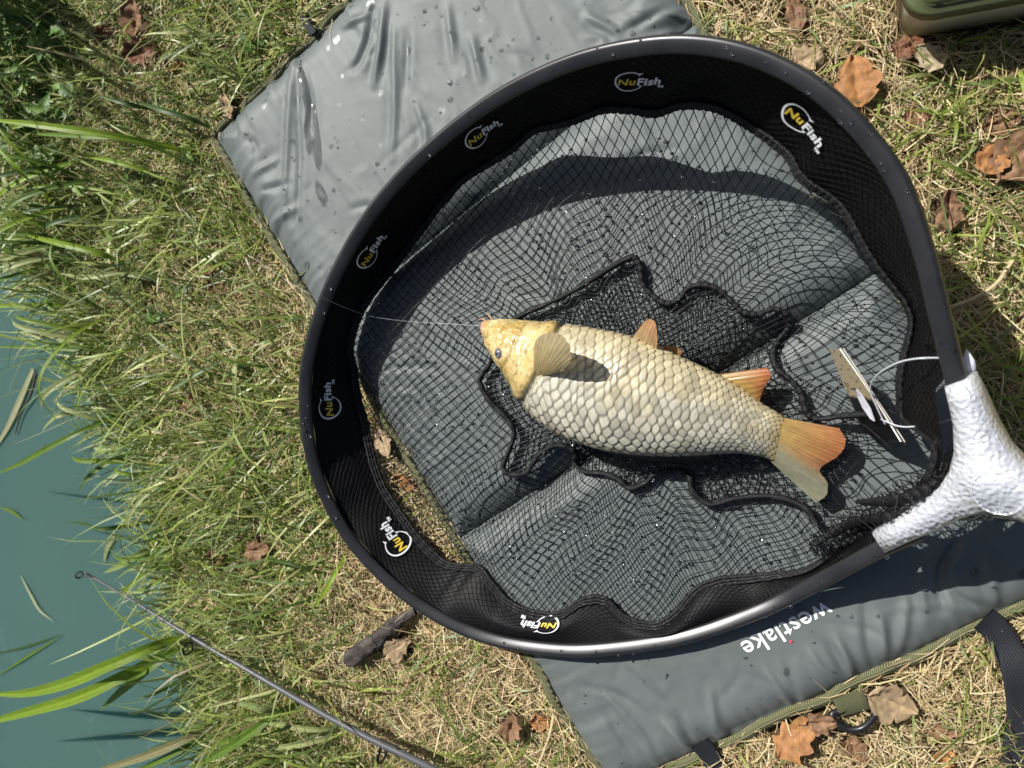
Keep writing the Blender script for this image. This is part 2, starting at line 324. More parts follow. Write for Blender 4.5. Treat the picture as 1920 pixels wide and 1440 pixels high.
for k in range(3):
    sl_ = slice(k0[k], k0[k+1]+1); s_ = SS[sl_]; t_ = TT[sl_]; zz = MH[sl_]
    if k < 2: s_ = np.where(np.arange(s_.shape[0])[:, None] == s_.shape[0]-1, s_-.0006, s_)
    x_, y_ = xy(s_, t_); top = np.stack([x_, y_, zz], -1); mb = MB(); mb.grid(top)
    ring = np.concatenate([top[:, 0], top[-1, 1:], top[::-1, -1][1:], top[0, ::-1][1:-1]]); low = ring.copy(); low[:, 2] = .001
    mb.grid(np.stack([ring, low]), False, True)
    kid(mb.build('panel', m_cloth), mato)
# webbing binding along each edge
def edge_path(a, b_, n=140, seed=0, out=.004):
    u = np.linspace(0, 1, n); s_ = a[0]+(b_[0]-a[0])*u; t_ = a[1]+(b_[1]-a[1])*u
    nx = np.array([-(b_[1]-a[1]), b_[0]-a[0]])/math.hypot(b_[0]-a[0], b_[1]-a[1]); wv = edge_wob(u*1.2, seed)+out
    s_ = s_-nx[0]*wv; t_ = t_-nx[1]*wv; x_, y_ = xy(s_, t_); return np.stack([x_, y_, np.zeros(n)], 1), nx
def binding(a, b_, seed, wdt=.0065):
    P, nx = edge_path(a, b_, 200, seed); out2 = -(nx[0]*ES+nx[1]*ET); o3 = np.array([out2[0], out2[1], 0])
    prof = [(-1.15, .0115), (-.8, .0140), (-.2, .0138), (.5, .0108), (.95, .0068), (1.05, .004), (.8, .0015), (-.6, .001)]
    u = np.linspace(0, 1, 200); lift = (vnoise(u*30, u*0, seed+5)-.4)*.004
    G = np.stack([P+o3*(p*wdt)+np.array([0, 0, 1.])*(q+lift[:, None]*(q > .005)) for p, q in prof], 1)
    mb = MB(); mb.grid(G, False, True); o = kid(mb.build('binding', m_olive), mato)
    st_ = MB(); Q = P+o3*(-.25*wdt)+np.array([0, 0, .0142])+np.array([0, 0, 1.])*lift[:, None]; st_.tube(resample(Q, .004), .00035, 4)
    subpart(st_.build('stitching', simple_thread), o)
simple_thread = simple('olive_thread', (.24, .23, .13), .7)
binding((S0, T0), (S1, T0), 41); binding((S1, T0), (S1, T1), 42); binding((S1, T1), (S0, T1), 43); binding((S0, T1), (S0, T0), 44)
def strap(P, wdt, mat_, name='strap', thick=.0016):
    P = resample(catmull(P, 60), .006); T = np.gradient(P, axis=0); T /= np.linalg.norm(T, axis=1)[:, None]; S = np.cross(T, [0, 0, 1.]); S /= np.linalg.norm(S, axis=1)[:, None]
    N = np.cross(S, T); e = np.array([(-1, 1), (-.97, 1.6), (-.6, 1.35), (0, 1.25), (.6, 1.35), (.97, 1.6), (1, 1), (1, 0), (-1, 0)])
    G = np.stack([P+S*(a*wdt/2)+N*(b_*thick) for a, b_ in e], 1); mb = MB(); mb.grid(G, False, True); return mb.build(name, mat_)
kid(strap(np.array([(*at(1842, 1158, .024)[:2], .026), (*at(1862, 1176, .03)[:2], .023), (*at(1890, 1215, .03)[:2], .022), (*at(1908, 1262, .03)[:2], .028), (*at(1916, 1330, .02)[:2], .020), (*at(1912, 1400, .02)[:2], .016), (*at(1906, 1480, .02)[:2], .013), (*at(1900, 1600, .02)[:2], .012)]), .024, m_black_web), mato)
kid(strap(np.array([(*at(1312, 1388, .02)[:2], .024), (*at(1322, 1402, .02)[:2], .021), (*at(1336, 1428, .02)[:2], .016), (*at(1352, 1470, .02)[:2], .013), (*at(1375, 1540, .02)[:2], .012)]), .021, m_black_web), mato)
kid(strap(np.array([(*at(592, 66, .02)[:2], .022), (*at(582, 54, .02)[:2], .020), (*at(570, 40, .02)[:2], .014), (*at(560, 20, .02)[:2], .012)]), .009, m_black_web), mato)
kid(strap(np.array([(*at(1588, 1300, .02)[:2], .0205), (*at(1594, 1312, .02)[:2], .0195), (*at(1602, 1330, .02)[:2], .017), (*at(1606, 1338, .02)[:2], .014)]), .030, m_olive, 'webbing_loop'), mato)
ringp = catmull([at(1560, 1340, .018), at(1572, 1358, .02), at(1592, 1368, .02), at(1618, 1365, .02), at(1638, 1345, .02), at(1642, 1325, .019), at(1628, 1308, .018), at(1606, 1318, .017), at(1578, 1332, .016)], 60, True)
mb = MB(); mb.tube(ringp, .0034, 10, True, flat=.9); kid(mb.build('ring', simple('black_moulded_plastic', (.012, .012, .014), .35)), mato)
# mat lettering
def text_mesh(body, size=1., shear=0., offset=0.):
    cu = bpy.data.curves.new('txt', 'FONT'); cu.body = body; cu.size = size; cu.shear = shear; cu.offset = offset; cu.resolution_u = 4; cu.space_character = 1.06
    o = bpy.data.objects.new('txt', cu); col.objects.link(o); dg = bpy.context.evaluated_depsgraph_get(); me = bpy.data.meshes.new_from_object(o.evaluated_get(dg))
    V = np.zeros(len(me.vertices)*3); me.vertices.foreach_get('co', V); V = V.reshape(-1, 3); me.calc_loop_triangles()
    T = np.zeros(len(me.loop_triangles)*3, int); me.loop_triangles.foreach_get('vertices', T); T = T.reshape(-1, 3)
    bpy.data.objects.remove(o); bpy.data.meshes.remove(me); bpy.data.curves.remove(cu); return V, T
V, T = text_mesh('westlake', 1, 0, .012); wd = V[:, 0].max()-V[:, 0].min(); sc_ = .0935/wd
s_ = .7995+V[:, 1]*sc_; t_ = .2975-(V[:, 0]-V[:, 0].min())*sc_; x_, y_ = xy(s_, t_); mb = MB(); mb.add(np.stack([x_, y_, mat_h(x_, y_)+.0007], 1), None, T)
kid(mb.build('lettering', m_print, None, False), mato)
lx = .2975-.0935*.535; a_ = np.linspace(0, 2*math.pi, 14, endpoint=False); x_, y_ = xy(.7995+.775*sc_+.0014*np.sin(a_), lx+.0016*np.cos(a_)); mb = MB(); P = np.stack([x_, y_, mat_h(x_, y_)+.0012], 1)
mb.add(np.vstack([P, P.mean(0)]), None, [[i, (i+1) % 14, 14] for i in range(14)]); kid(mb.build('red_dot', m_red, None, False), mato)

# ------------------------------------------------------------------ landing net
HOOP = [(1790, 700), (1765, 600), (1735, 480), (1690, 350), (1620, 250), (1530, 165), (1420, 108), (1310, 84), (1200, 88), (1080, 115), (960, 168), (860, 235), (760, 325), (680, 425), (615, 550), (577, 680), (575, 790), (595, 890), (650, 1000), (730, 1090), (830, 1160), (930, 1200), (1050, 1218), (1150, 1215), (1280, 1195), (1400, 1155), (1500, 1110), (1640, 1035)]
YIN = [(1690, 970), (1735, 942), (1770, 905), (1784, 865), (1782, 820), (1774, 770), (1772, 735)]
HZ = [.160, .170, .177, .182, .185, .186, .183, .177, .167, .152, .134, .118, .106, .097, .090, .083, .075, .066, .056, .048, .042, .039, .041, .042, .042, .044, .054, .095]
HP3 = np.array([at(x, y, z) for (x, y), z in zip(HOOP, HZ)])
_c = HP3.mean(0); HN = np.linalg.svd(HP3-_c)[2][2]; HN *= np.sign(HN[2])
p1 = at(1790, 700, .160); p2 = at(1640, 1035, .095); p3 = at(2000, 980, .165)      # the yoke's own plane
YN = np.cross(p2-p1, p3-p1); YN /= np.linalg.norm(YN); YN *= np.sign(YN[2])
def hp(x, y, h=0.): return on_plane(x, y, p1+YN*h, YN)
net = empty('landing_net', (_c[0], _c[1], .03)); tag(net, 'round black-rimmed landing net with silver yoke lying on the mat around the carp', 'landing net')
hc = catmull(np.vstack([[hp(1812, 790)], HP3, [hp(1720, 1000)]]), 260)
a = np.linspace(0, 2*math.pi, 20, endpoint=False); ca = np.sign(np.cos(a))*np.abs(np.cos(a))**.55; sa = np.sign(np.sin(a))*np.abs(np.sin(a))**.55
Tn = np.gradient(hc, axis=0); Tn /= np.linalg.norm(Tn, axis=1)[:, None]; RO = np.cross(Tn, HN); RO /= np.linalg.norm(RO, axis=1)[:, None]
cen = _c.copy(); RO *= np.sign(np.sum(RO*(hc-cen), 1))[:, None]
_tl = math.radians(25); RZ = RO-np.array([0, 0, 1.])*RO[:, 2:3]; RZ /= np.linalg.norm(RZ, axis=1)[:, None]
SU = np.array([0, 0, 1.])*math.cos(_tl)-RZ*math.sin(_tl); SR = RZ*math.cos(_tl)+np.array([0, 0, 1.])*math.sin(_tl)
mb = MB(); mb.grid(hc[:, None]+SR[:, None]*(ca*.0070)[None, :, None]+SU[:, None]*(sa*.0058)[None, :, None], False, True); kid(mb.build('hoop', m_hoop), net)
YF = [(1768, 728), (1816, 712), (1836, 750), (1858, 800), (1885, 848), (1925, 890), (1985, 930), (2060, 965), (2050, 1030), (1990, 1012), (1920, 985), (1880, 968), (1845, 962), (1800, 976), (1740, 1004), (1690, 1025), (1657, 1040), (1632, 1002), (1680, 974), (1725, 946), (1758, 918), (1778, 885), (1786, 850), (1784, 800), (1776, 762)]
Yp = np.array([hp(x, y, .010) for x, y in YF])-YN*.010; yc = Yp.mean(0)
mb = MB(); k = len(Yp)
def inset(P, d):
    T = np.roll(P, -1, 0)-np.roll(P, 1, 0); T /= np.linalg.norm(T, axis=1)[:, None]; N = np.cross(YN, T); return P+N*d
sg = 1 if np.dot(np.cross(Yp[1]-Yp[0], Yp[2]-Yp[1]), YN) > 0 else -1
area = sum(np.dot(np.cross(Yp[i]-yc, Yp[(i+1) % k]-yc), YN) for i in range(k)); sg = 1 if area > 0 else -1
Yi = inset(Yp, sg*.0022)
rings = [Yi-YN*.0135, Yp-YN*.0115, Yp+YN*.0065, Yp+YN*.0078+(Yi-Yp)*.3, Yi+YN*.010]
mb.grid(np.stack(rings), False, True); mb.prism(Yi, YN, -.0135, .010)
yoke = kid(mb.build('yoke', m_silver), net)
ca_ = hp(1872, 925, .0102); e1 = np.cross(YN, [0, 1., 0]); e1 /= np.linalg.norm(e1); e2 = np.cross(YN, e1)
mb = MB(); mb.tube(np.array([ca_+.0165*(e1*math.cos(q)+e2*math.sin(q)) for q in np.linspace(0, 2*math.pi, 40, endpoint=False)]), .0005, 6, True, up=YN); subpart(mb.build('boss_ring', m_silver), yoke)
h0 = hp(2030, 990); h1 = hp(2500, 1110)
mb = MB(); mb.tube(np.array([h0, h0+(h1-h0)*.12, h0+(h1-h0)*.13, h0+(h1-h0)*2.2]), [.011, .011, .0135, .0135], 16, up=YN); kid(mb.build('handle', simple('black_carbon', (.012, .012, .013), .3)), net)
# band: from hoop to stitched trim
TRIM = [(1690, 700), (1705, 640), (1712, 600), (1697, 563), (1650, 505), (1620, 460), (1590, 405), (1560, 372), (1505, 335), (1475, 288), (1400, 232), (1340, 202), (1280, 198), (1230, 213), (1180, 206), (1130, 206), (1080, 225), (1040, 235), (1000, 246), (960, 280), (920, 305), (870, 337), (830, 380), (800, 420), (770, 460), (740, 500), (715, 540), (690, 590), (674, 640), (667, 680), (670, 730), (685, 780), (695, 830), (705, 870), (720, 910), (745, 950), (785, 1005), (830, 1050), (872, 1062), (905, 1062), (930, 1088), (960, 1118), (1010, 1138), (1060, 1140), (1100, 1116), (1140, 1114), (1180, 1148), (1230, 1160), (1270, 1140), (1310, 1095), (1350, 1078), (1400, 1072), (1480, 1065), (1530, 1050), (1580, 1010), (1630, 960), (1670, 905), (1690, 850), (1690, 780)]
CP = (1180., 650.)
NB = 720; TH = np.linspace(0, 2*math.pi, NB, endpoint=False)
def polar(pts, smooth=600):
    q = catmull(np.array(pts, float), 1600, True); an = np.unwrap(np.arctan2(q[:, 1]-CP[1], q[:, 0]-CP[0])); rr_ = np.hypot(q[:, 0]-CP[0], q[:, 1]-CP[1])
    o = np.argsort(an % (2*math.pi)); A = (an % (2*math.pi))[o]; Rr = rr_[o]; return np.interp(TH, np.r_[A[-1]-2*math.pi, A, A[0]+2*math.pi], np.r_[Rr[-1], Rr, Rr[0]])
rh = polar(HOOP+[(1655, 1012)]+YIN); rt = polar(TRIM)
hpx = np.stack([CP[0]+rh*np.cos(TH), CP[1]+rh*np.sin(TH)], 1); tpx = np.stack([CP[0]+rt*np.cos(TH), CP[1]+rt*np.sin(TH)], 1)
_w = np.linalg.norm(hpx[:, None]-np.array(HOOP, float)[None], axis=2); _wi = 1/(_w+8)**3; hz_ = (_wi*np.array(HZ)).sum(1)/_wi.sum(1)
_yk = (TH < math.radians(40)) & (TH > math.radians(5)); HT = np.array([hp(*q) if y_ else at(q[0], q[1], z_) for q, z_, y_ in zip(hpx, hz_, _yk)]); HT[:, 2] = np.convolve(np.r_[HT[-6:, 2], HT[:, 2], HT[:6, 2]], np.ones(13)/13, 'valid'); inw = cen-HT; inw /= np.linalg.norm(inw, axis=1)[:, None]; HT = HT+inw*.0055-HN*.004
tz = np.clip(HT[:, 2]-.074, .016, None); tz = np.convolve(np.r_[tz[-12:], tz, tz[:12]], np.ones(25)/25, 'valid')
TR = np.array([at(q[0], q[1], z) for q, z in zip(tpx, tz)]); _ym = sm(14, 18, np.degrees(TH))*(1-sm(34, 39, np.degrees(TH))); TR = TR*(1-.85*_ym[:, None])+HT*(.85*_ym[:, None]); TR[:, 2] = np.maximum(TR[:, 2], mat_h(TR[:, 0], TR[:, 1])+.006)
th_deg = np.degrees(TH)
VB = np.linspace(0, 1, 15)
def band_pt(ti, v):
    """ti: float index round the band (array), v: 0 trim .. 1 hoop (array)"""
    i = np.floor(ti).astype(int) % NB; j = (i+1) % NB; f = (ti-np.floor(ti))[..., None]
    a_ = TR[i]*(1-f)+TR[j]*f; b_ = HT[i]*(1-f)+HT[j]*f; io = -(inw[i]*(1-f)+inw[j]*f); v = np.asarray(v)[..., None]
    bul = np.sin(v*math.pi)*(.009*(vnoise(ti*.035, v[..., 0]*1.2, 61)-.35)+.0012*(vnoise(ti*.15, v[..., 0]*2, 62)-.5))[..., None]
    lowz = np.clip((.075-(b_-a_)[..., 2:3])/.075, 0, 1)       # slack where the hoop lies low: the band folds
    sag = np.sin(v*math.pi)*lowz*.016*(1+.8*np.sin(ti[..., None]*.09))
    p = a_+(b_-a_)*v+io*bul; p[..., 2:3] += np.sin(v*math.pi)*.3*bul+sag*.45; return p
II, VV = np.meshgrid(np.arange(NB).astype(float), VB, indexing='ij'); G = band_pt(II, VV)
mb = MB(); mb.grid(G, True, False); band = kid(mb.build('band', m_band), net)
seg = np.linalg.norm(np.diff(np.vstack([TR*.5+HT*.5, (TR*.5+HT*.5)[:1]]), axis=0), axis=1); arc = np.r_[0, np.cumsum(seg)]; PER = arc[-1]
def idx_of_arc(s): return np.interp(np.asarray(s) % PER, arc, np.arange(NB+1))
# netting laid over the band fabric: diamond cells
mb = MB(); cell = .0088; bh = .074
nseg = int(PER/cell)
for sgn in (1, -1):
    for k in range(nseg):
        v = np.linspace(.03, .97, 12); s_ = k*PER/nseg+sgn*v*bh*1.1; zig = .0006*np.sin(v*bh/cell*math.pi*2)
        P = band_pt(idx_of_arc(s_+zig), v); P = P+(cen-P)/np.linalg.norm(cen-P, axis=1)[:, None]*.0008+np.array([0, 0, .0003]); mb.tube(P, .00030, 3, cap=False)
bn = subpart(mb.build('netting', m_bandnet), band); bn['kind'] = 'stuff'
# stitched trim: three cords with wet thread
d_ = HT-TR; d_ /= np.linalg.norm(d_, axis=1)[:, None]
for q, r_ in ((.0000, .0022), (.0034, .0019), (.0066, .0017)):
    mb = MB(); P = TR+d_*q+inw*.0022+np.array([0, 0, .001]); P = P+(np.stack([vnoise(np.arange(NB)*.8, np.arange(NB)*0., 70+k) for k in range(3)], 1)-.5)*.0007
    mb.tube(P, r_*(1+.18*np.sin(np.arange(NB)*1.9)), 7, True); cord = kid(mb.build('trim_cord', m_seam), net)
    mb = MB(); Q = P+inw*.0009+np.array([0, 0, 1.0])*(r_*.95); mb_n = 0
    for i in range(0, NB, 2):
        if RNG.random() < .55: mb.tube(np.stack([Q[i], Q[(i+1) % NB]]), .00032, 3, cap=False)
    o = subpart(mb.build('stitching', m_thread), cord); o['kind'] = 'stuff'
# mesh bag
POLY = TR[::3, :2]
def bag_z(x, y):
    out = np.empty_like(x)
    for i in range(0, len(x), 4000):
        D = np.hypot(x[i:i+4000, None]-TR[::3, 0], y[i:i+4000, None]-TR[::3, 1]); j = D.argmin(1); d = D.min(1); fl = mat_h(x[i:i+4000], y[i:i+4000])+.0045
        D2 = np.sort(D, 1)[:, :1]; wgt = 1/(D+.006)**3; ze = (wgt*TR[::3, 2]).sum(1)/wgt.sum(1)
        out[i:i+4000] = fl+np.maximum(ze-fl, 0)*np.exp(-(d/.032)**1.25)+.014*np.clip(fbm(x[i:i+4000]*13, y[i:i+4000]*13, 81)-.40, 0, 1)*sm(.0, .05, d)*np.clip(np.hypot(x[i:i+4000]-at(1200, 740)[0], y[i:i+4000]-at(1200, 740)[1])/.16-.35, 0, 1)
    return out
def warp(x, y, seed, amp, fr):
    g1 = fbm(x*fr, y*fr, seed, 2)-.375; g2 = fbm(x*fr+40, y*fr+9, seed+3, 2)-.375; x = x+amp*2*g1; y = y+amp*2*g2
    fx, fy = at(1200, 730, .03)[:2]; rx, ry = x-fx, y-fy; rr = np.hypot(rx, ry); pull = 1-.34*np.exp(-(rr/.17)**2); an = np.arctan2(ry, rx)
    rip = 1+.045*np.sin(an*17+6*vnoise(x*6, y*6, seed+8))*np.exp(-((rr-.15)/.08)**2); return fx+rx*pull*rip, fy+ry*pull*rip
def netting(spacing, rad, rot, polys, seed, amp, fr, lift, step=.0042, c0=None):
    mb = MB(); c0 = cen[:2] if c0 is None else c0; ext = .5; beads = []
    for ang in (rot, rot+math.radians(86)):
        dx, dy = math.cos(ang), math.sin(ang)
        for k in np.arange(-ext, ext, spacing):
            u = np.arange(-ext, ext, step); x = c0[0]+dx*u-dy*k; y = c0[1]+dy*u+dx*k; x, y = warp(x, y, seed, amp, fr)
            ins = np.zeros(len(x), bool)
            for P in polys: ins |= inpoly(x, y, P)
            if not ins.any(): continue
            ed = np.flatnonzero(np.diff(np.r_[0, ins.astype(int), 0]))
            for a_, b_ in zip(ed[::2], ed[1::2]):
                if b_-a_ < 3: continue
                a2 = max(0, a_-1); b2 = min(len(x), b_+1); xx, yy = x[a2:b2], y[a2:b2]; P = np.stack([xx, yy, bag_z(xx, yy)+lift], 1); mb.tube(P, rad, 3, cap=False); beads.append(P[::2])
    return mb, np.vstack(beads)
mb, BEADS = netting(.0084, .00054, math.radians(44), [POLY], 90, .026, 6.5, 0); o = kid(mb.build('mesh_bag', m_strand), net); o['kind'] = 'stuff'
SEAM1 = [(1190, 482), (1160, 495), (1120, 520), (1080, 545), (1030, 570), (985, 590), (950, 612), (935, 650), (922, 682), (905, 705), (906, 725), (925, 755), (955, 785), (967, 810), (960, 840), (948, 870), (957, 886), (985, 887), (1000, 870), (1015, 850), (1040, 835), (1065, 838), (1076, 852), (1072, 872), (1092, 886), (1130, 887), (1160, 897), (1182, 914), (1212, 903), (1230, 887), (1268, 880), (1293, 892), (1300, 920), (1332, 943), (1380, 932), (1450, 928), (1508, 948), (1526, 976)]
SEAM2 = [(1190, 482), (1202, 502), (1206, 532), (1226, 556), (1252, 570), (1276, 560), (1292, 541), (1320, 535), (1350, 545), (1376, 570), (1392, 585), (1420, 590), (1450, 580), (1474, 590), (1481, 610), (1462, 635), (1449, 660), (1456, 690), (1480, 710), (1500, 735), (1511, 770), (1532, 784), (1580, 776), (1622, 770)]
def on_bag(pts, lift=.004, n=220):
    q = catmull(pts, n); P = atl(q, .032); P[:, 2] = bag_z(P[:, 0], P[:, 1])+lift; k = np.ones(7)/7; P[:, 2] = np.convolve(np.pad(P[:, 2], 3, mode='edge'), k, 'valid'); return P
for S_ in (SEAM1, SEAM2):
    P = on_bag(S_); n_ = len(P); u = np.arange(n_); mb = MB(); mb.tube(P, .0029*(1+.15*np.sin(u*1.3)+.15*np.sin(u*.21)), 8, flat=1.5); cord = kid(mb.build('seam', m_seam), net)
    mb = MB()
    for i in range(0, n_-1): 
        if RNG.random() < .3: mb.tube(np.stack([P[i], P[i+1]])+np.array([RNG.normal(0, .0012), RNG.normal(0, .0012), .0042]), .0003, 3, cap=False)
    o = subpart(mb.build('stitching', m_thread), cord); o['kind'] = 'stuff'
poly2 = np.vstack([on_bag(SEAM1)[::3, :2][::-1], on_bag(SEAM2)[::3, :2]])
mb, B2 = netting(.0062, .00050, math.radians(20), [poly2], 95, .016, 8, .0035); o = kid(mb.build('mesh_base_panel', m_strand), net); o['kind'] = 'stuff'
# slack netting gathered by the yoke: heaped layers of mesh
gp = atl(catmull([(1520, 1035), (1560, 985), (1610, 945), (1655, 905), (1720, 850), (1775, 825), (1785, 870), (1760, 925), (1700, 965), (1640, 1005), (1570, 1050)], 60, True), .06)[:, :2]
for k, (sp, rt_, lf) in enumerate(((.0042, 15, .010), (.0046, 50, .020), (.0050, 75, .028))):
    mb, _ = netting(sp, .00050, math.radians(rt_), [gp], 120+k*7, .022, 13, lf, .003, gp.mean(0)); o = kid(mb.build('gathered_netting', m_strand), net); o['kind'] = 'stuff'
for pts, r_ in (([(1530, 1020), (1580, 985), (1640, 945), (1690, 925)], .0045), ([(1600, 930), (1650, 915), (1690, 895), (1745, 850)], .0045), ([(1560, 1030), (1620, 1000), (1690, 960)], .0035)):
    q = catmull(pts, 60); P = atl(q, .055); P[:, 2] = bag_z(P[:, 0], P[:, 1])+.020; u = np.linspace(0, 1, 60); mb = MB(); mb.tube(P, r_*(.5+.6*np.sin(u*math.pi))*(1+.35*(vnoise(u*14, u*0, 5)-.5)), 9, flat=.6); kid(mb.build('net_fold', m_seam), net)
# printed logos on the band
V1, T1_ = text_mesh('Nu', 1, .18, .03); V2, T2_ = text_mesh('Fish', 1, .12, .035); V3, T3_ = text_mesh('TM', .3, 0, .02)
V2 = V2*np.array([1.02, 1.0, 1]); V2[:, 0] += V1[:, 0].max()+.03; V3[:, 0] += V2[:, 0].max()-.22; V3[:, 1] -= .36
_t = np.linspace(math.radians(38), math.radians(332), 60); hk = np.stack([.80+1.0*np.cos(_t)*(1+.08*np.cos(_t)), .38+1.06*np.sin(_t)], 1)
hw = .055*np.sin(np.linspace(.35, math.pi-.15, 60))+.02; tg = np.gradient(hk, axis=0); tg /= np.linalg.norm(tg, axis=1)[:, None]; nr = np.stack([-tg[:, 1], tg[:, 0]], 1)
HK = np.vstack([hk+nr*hw[:, None], hk-nr*hw[:, None]]); HKQ = np.array([[i, i+1, i+61, i+60] for i in range(59)])
BARB = np.array([(1.56, .96), (1.44, 1.20), (1.86, 1.22)]); BARB2 = np.array([(1.84, -.02), (1.74, -.22), (1.52, -.12)])
x0 = -.26; x1 = V2[:, 0].max(); lw = .043/(x1-x0)
def band_map(P2, ic, vc, flipbulge=0):
    dx = (P2[:, 0]-(x0+x1)/2)*lw; dy = (P2[:, 1]-.38)*lw
    s_ = np.interp(ic, np.arange(NB+1), arc)+dx; ti = idx_of_arc(s_); i = ti.astype(int) % NB
    L = np.linalg.norm(HT[i]-TR[i], axis=1); v = np.clip(vc+dy/np.maximum(L, .05), .02, .98); P = band_pt(ti, v)
    e = 1e-2; du = band_pt(ti+.5, v)-P; dv = band_pt(ti, v+e)-P; N = np.cross(du, dv); N /= np.linalg.norm(N, axis=1)[:, None]; N *= np.sign(np.sum(N*(cen+np.array([0, 0, .25])-P), 1))[:, None]
    return P+N*.0026
for (lx_, ly_) in ((900, 243), (1195, 148), (1512, 228), (690, 470), (612, 753), (737, 1012), (1018, 1177)):
    an = math.atan2(ly_-CP[1], lx_-CP[0]) % (2*math.pi); ic = an/(2*math.pi)*NB; i = int(ic) % NB
    # height on the band whose image falls nearest the logo's pixel
    vs = np.linspace(.25, .75, 30); Pb = band_pt(np.full(30, ic), vs); q = (Pb-C)@M; px = np.stack([960+F*q[:, 0]/q[:, 2], 720+F*q[:, 1]/q[:, 2]], 1); vc = vs[np.hypot(px[:, 0]-lx_, px[:, 1]-ly_).argmin()]
    mb = MB(); mb.add(band_map(V2[:, :2], ic, vc), None, T2_); mb.add(band_map(V3[:, :2], ic, vc), None, T3_); mb.add(band_map(HK, ic, vc), HKQ); mb.add(band_map(BARB, ic, vc), None, [[0, 1, 2]]); mb.add(band_map(BARB2, ic, vc), None, [[0, 1, 2]])
    o = mb.build('logo', m_print, None, False); subpart(o, band)
    mb = MB(); mb.add(band_map(V1[:, :2], ic, vc), None, T1_); o2 = mb.build('logo_letters', m_yellow, None, False); subpart(o2, band)

# ------------------------------------------------------------------ swing tag on the net
tg_ = empty('swing_tag', tuple(at(1630, 750, .07))); tag(tg_, 'folded tan and black cardboard swing tag looped to the net rim', 'tag')
m_card, t, b = new_mat('tag_card'); tc = t.nodes.new('ShaderNodeTexCoord'); sxx = t.nodes.new('ShaderNodeSeparateXYZ'); t.links.new(tc.outputs['Object'], sxx.inputs[0])
mr = t.nodes.new('ShaderNodeMapRange'); zero = at(1610, 745, .07); mr.inputs[1].default_value = zero[1]-.002; mr.inputs[2].default_value = zero[1]+.002; t.links.new(sxx.outputs[1], mr.inputs[0])
nf = ramp(t, noise(t, 220, 3), [(.36, (.05, .045, .04)), (.44, (.36, .30, .19))]); t.links.new(mixc(t, mr.outputs[0], (.008, .008, .009), nf), b.inputs['Base Color']); setp(b, Roughness=.3)
m_cardw = simple('card_edge', (.62, .58, .52), .6)
q1 = [at(1556, 656, .062), at(1576, 653, .092), at(1640, 745, .088), at(1690, 827, .080), at(1652, 832, .050), at(1620, 808, .045), at(1588, 735, .052)]
nrm = np.cross(q1[3]-q1[0], q1[5]-q1[0]); nrm /= np.linalg.norm(nrm); nrm *= np.sign(nrm[2])
mb = MB(); mb.prism(q1, nrm, -.0004, .0004); kid(mb.build('card', m_card, None, False), tg_)
q2 = [q1[1]+np.array([.002, 0, 0]), q1[3]+np.array([.003, -.001, 0]), at(1697, 835, .052), at(1600, 690, .058)]
mb = MB(); mb.prism(q2, np.array([.8, .5, .2]), -.0004, .0004); kid(mb.build('card_back', m_cardw, None, False), tg_)
mb = MB(); mb.tube(np.array([q1[1], q1[2], q1[3]])+nrm*.0006, .0007, 5); kid(mb.build('card_fold', m_cardw), tg_)
c_ = np.array([at(1614, 725, .086), at(1625, 738, .083), at(1640, 762, .079), at(1648, 785, .075), at(1640, 780, .070), at(1625, 758, .070), at(1616, 738, .075)]); mb = MB(); mb.prism(c_, nrm, .004, .0052); kid(mb.build('reinforcing_patch', m_barb, None, False), tg_)
lp = catmull([at(1660, 796, .082), at(1645, 765, .088), at(1632, 730, .095), at(1645, 703, .115), at(1690, 678, .140), at(1750, 671, .150), at(1812, 678, .146)], 60)
mb = MB(); mb.tube(lp, .0007, 6); kid(mb.build('plastic_loop', m_line), tg_)
lp = catmull([at(1652, 786, .080), at(1690, 800, .095), at(1740, 796, .108), at(1790, 782, .115), at(1830, 740, .118), at(1822, 700, .135), at(1812, 680, .146)], 60)
mb = MB(); mb.tube(lp, .0007, 6); kid(mb.build('plastic_loop', m_line), tg_)
bp = [at(1812, 655, .150), at(1826, 676, .150), at(1829, 692, .149), at(1820, 706, .146), at(1816, 722, .142), at(1806, 715, .142), at(1810, 700, .146), at(1803, 685, .149)]; mb = MB(); mb.prism(bp, np.array([0, 0, 1.]), -.002, .002); kid(mb.build('barb', m_barb), tg_)

# ------------------------------------------------------------------ carp
carp = empty('carp', tuple(at(1200, 740, .035))); tag(carp, 'cream and golden scaled carp lying on its side in the black net', 'fish')
PAIR = [((906, 609), (907, 618)), ((911, 602), (910, 632)), ((928, 599), (917, 655)), ((955, 598), (933, 681)), ((985, 601), (950, 706)), ((1020, 604), (968, 736)), ((1060, 608), (990, 766)), ((1100, 614), (1024, 797)), ((1145, 622), (1072, 822)), ((1190, 633), (1127, 840)), ((1235, 650), (1187, 850)), ((1280, 671), (1242, 853)), ((1325, 692), (1297, 853)), ((1365, 712), (1347, 850)), ((1400, 735), (1387, 849)), ((1430, 757), (1414, 853)), ((1455, 772), (1434, 857)), ((1474, 786), (1454, 866)), ((1497, 804), (1478, 874))]
THK = np.array([.004, .010, .0165, .0215, .0255, .029, .0325, .035, .036, .036, .0345, .032, .0285, .0245, .0205, .017, .0138, .0095, .002])
zfl = .0335; NU, NP = 560, 240
ZC = zfl+THK*.92
A = np.array([at(*p[0], z) for p, z in zip(PAIR, ZC)]); Bq = np.array([at(*p[1], z) for p, z in zip(PAIR, ZC)])
stn = np.linspace(0, len(PAIR)-1, NU)
A = catmull(A, NU); Bq = catmull(Bq, NU); ht = catmull(THK[:, None], NU)[:, 0]; zc = catmull(ZC[:, None], NU)[:, 0]
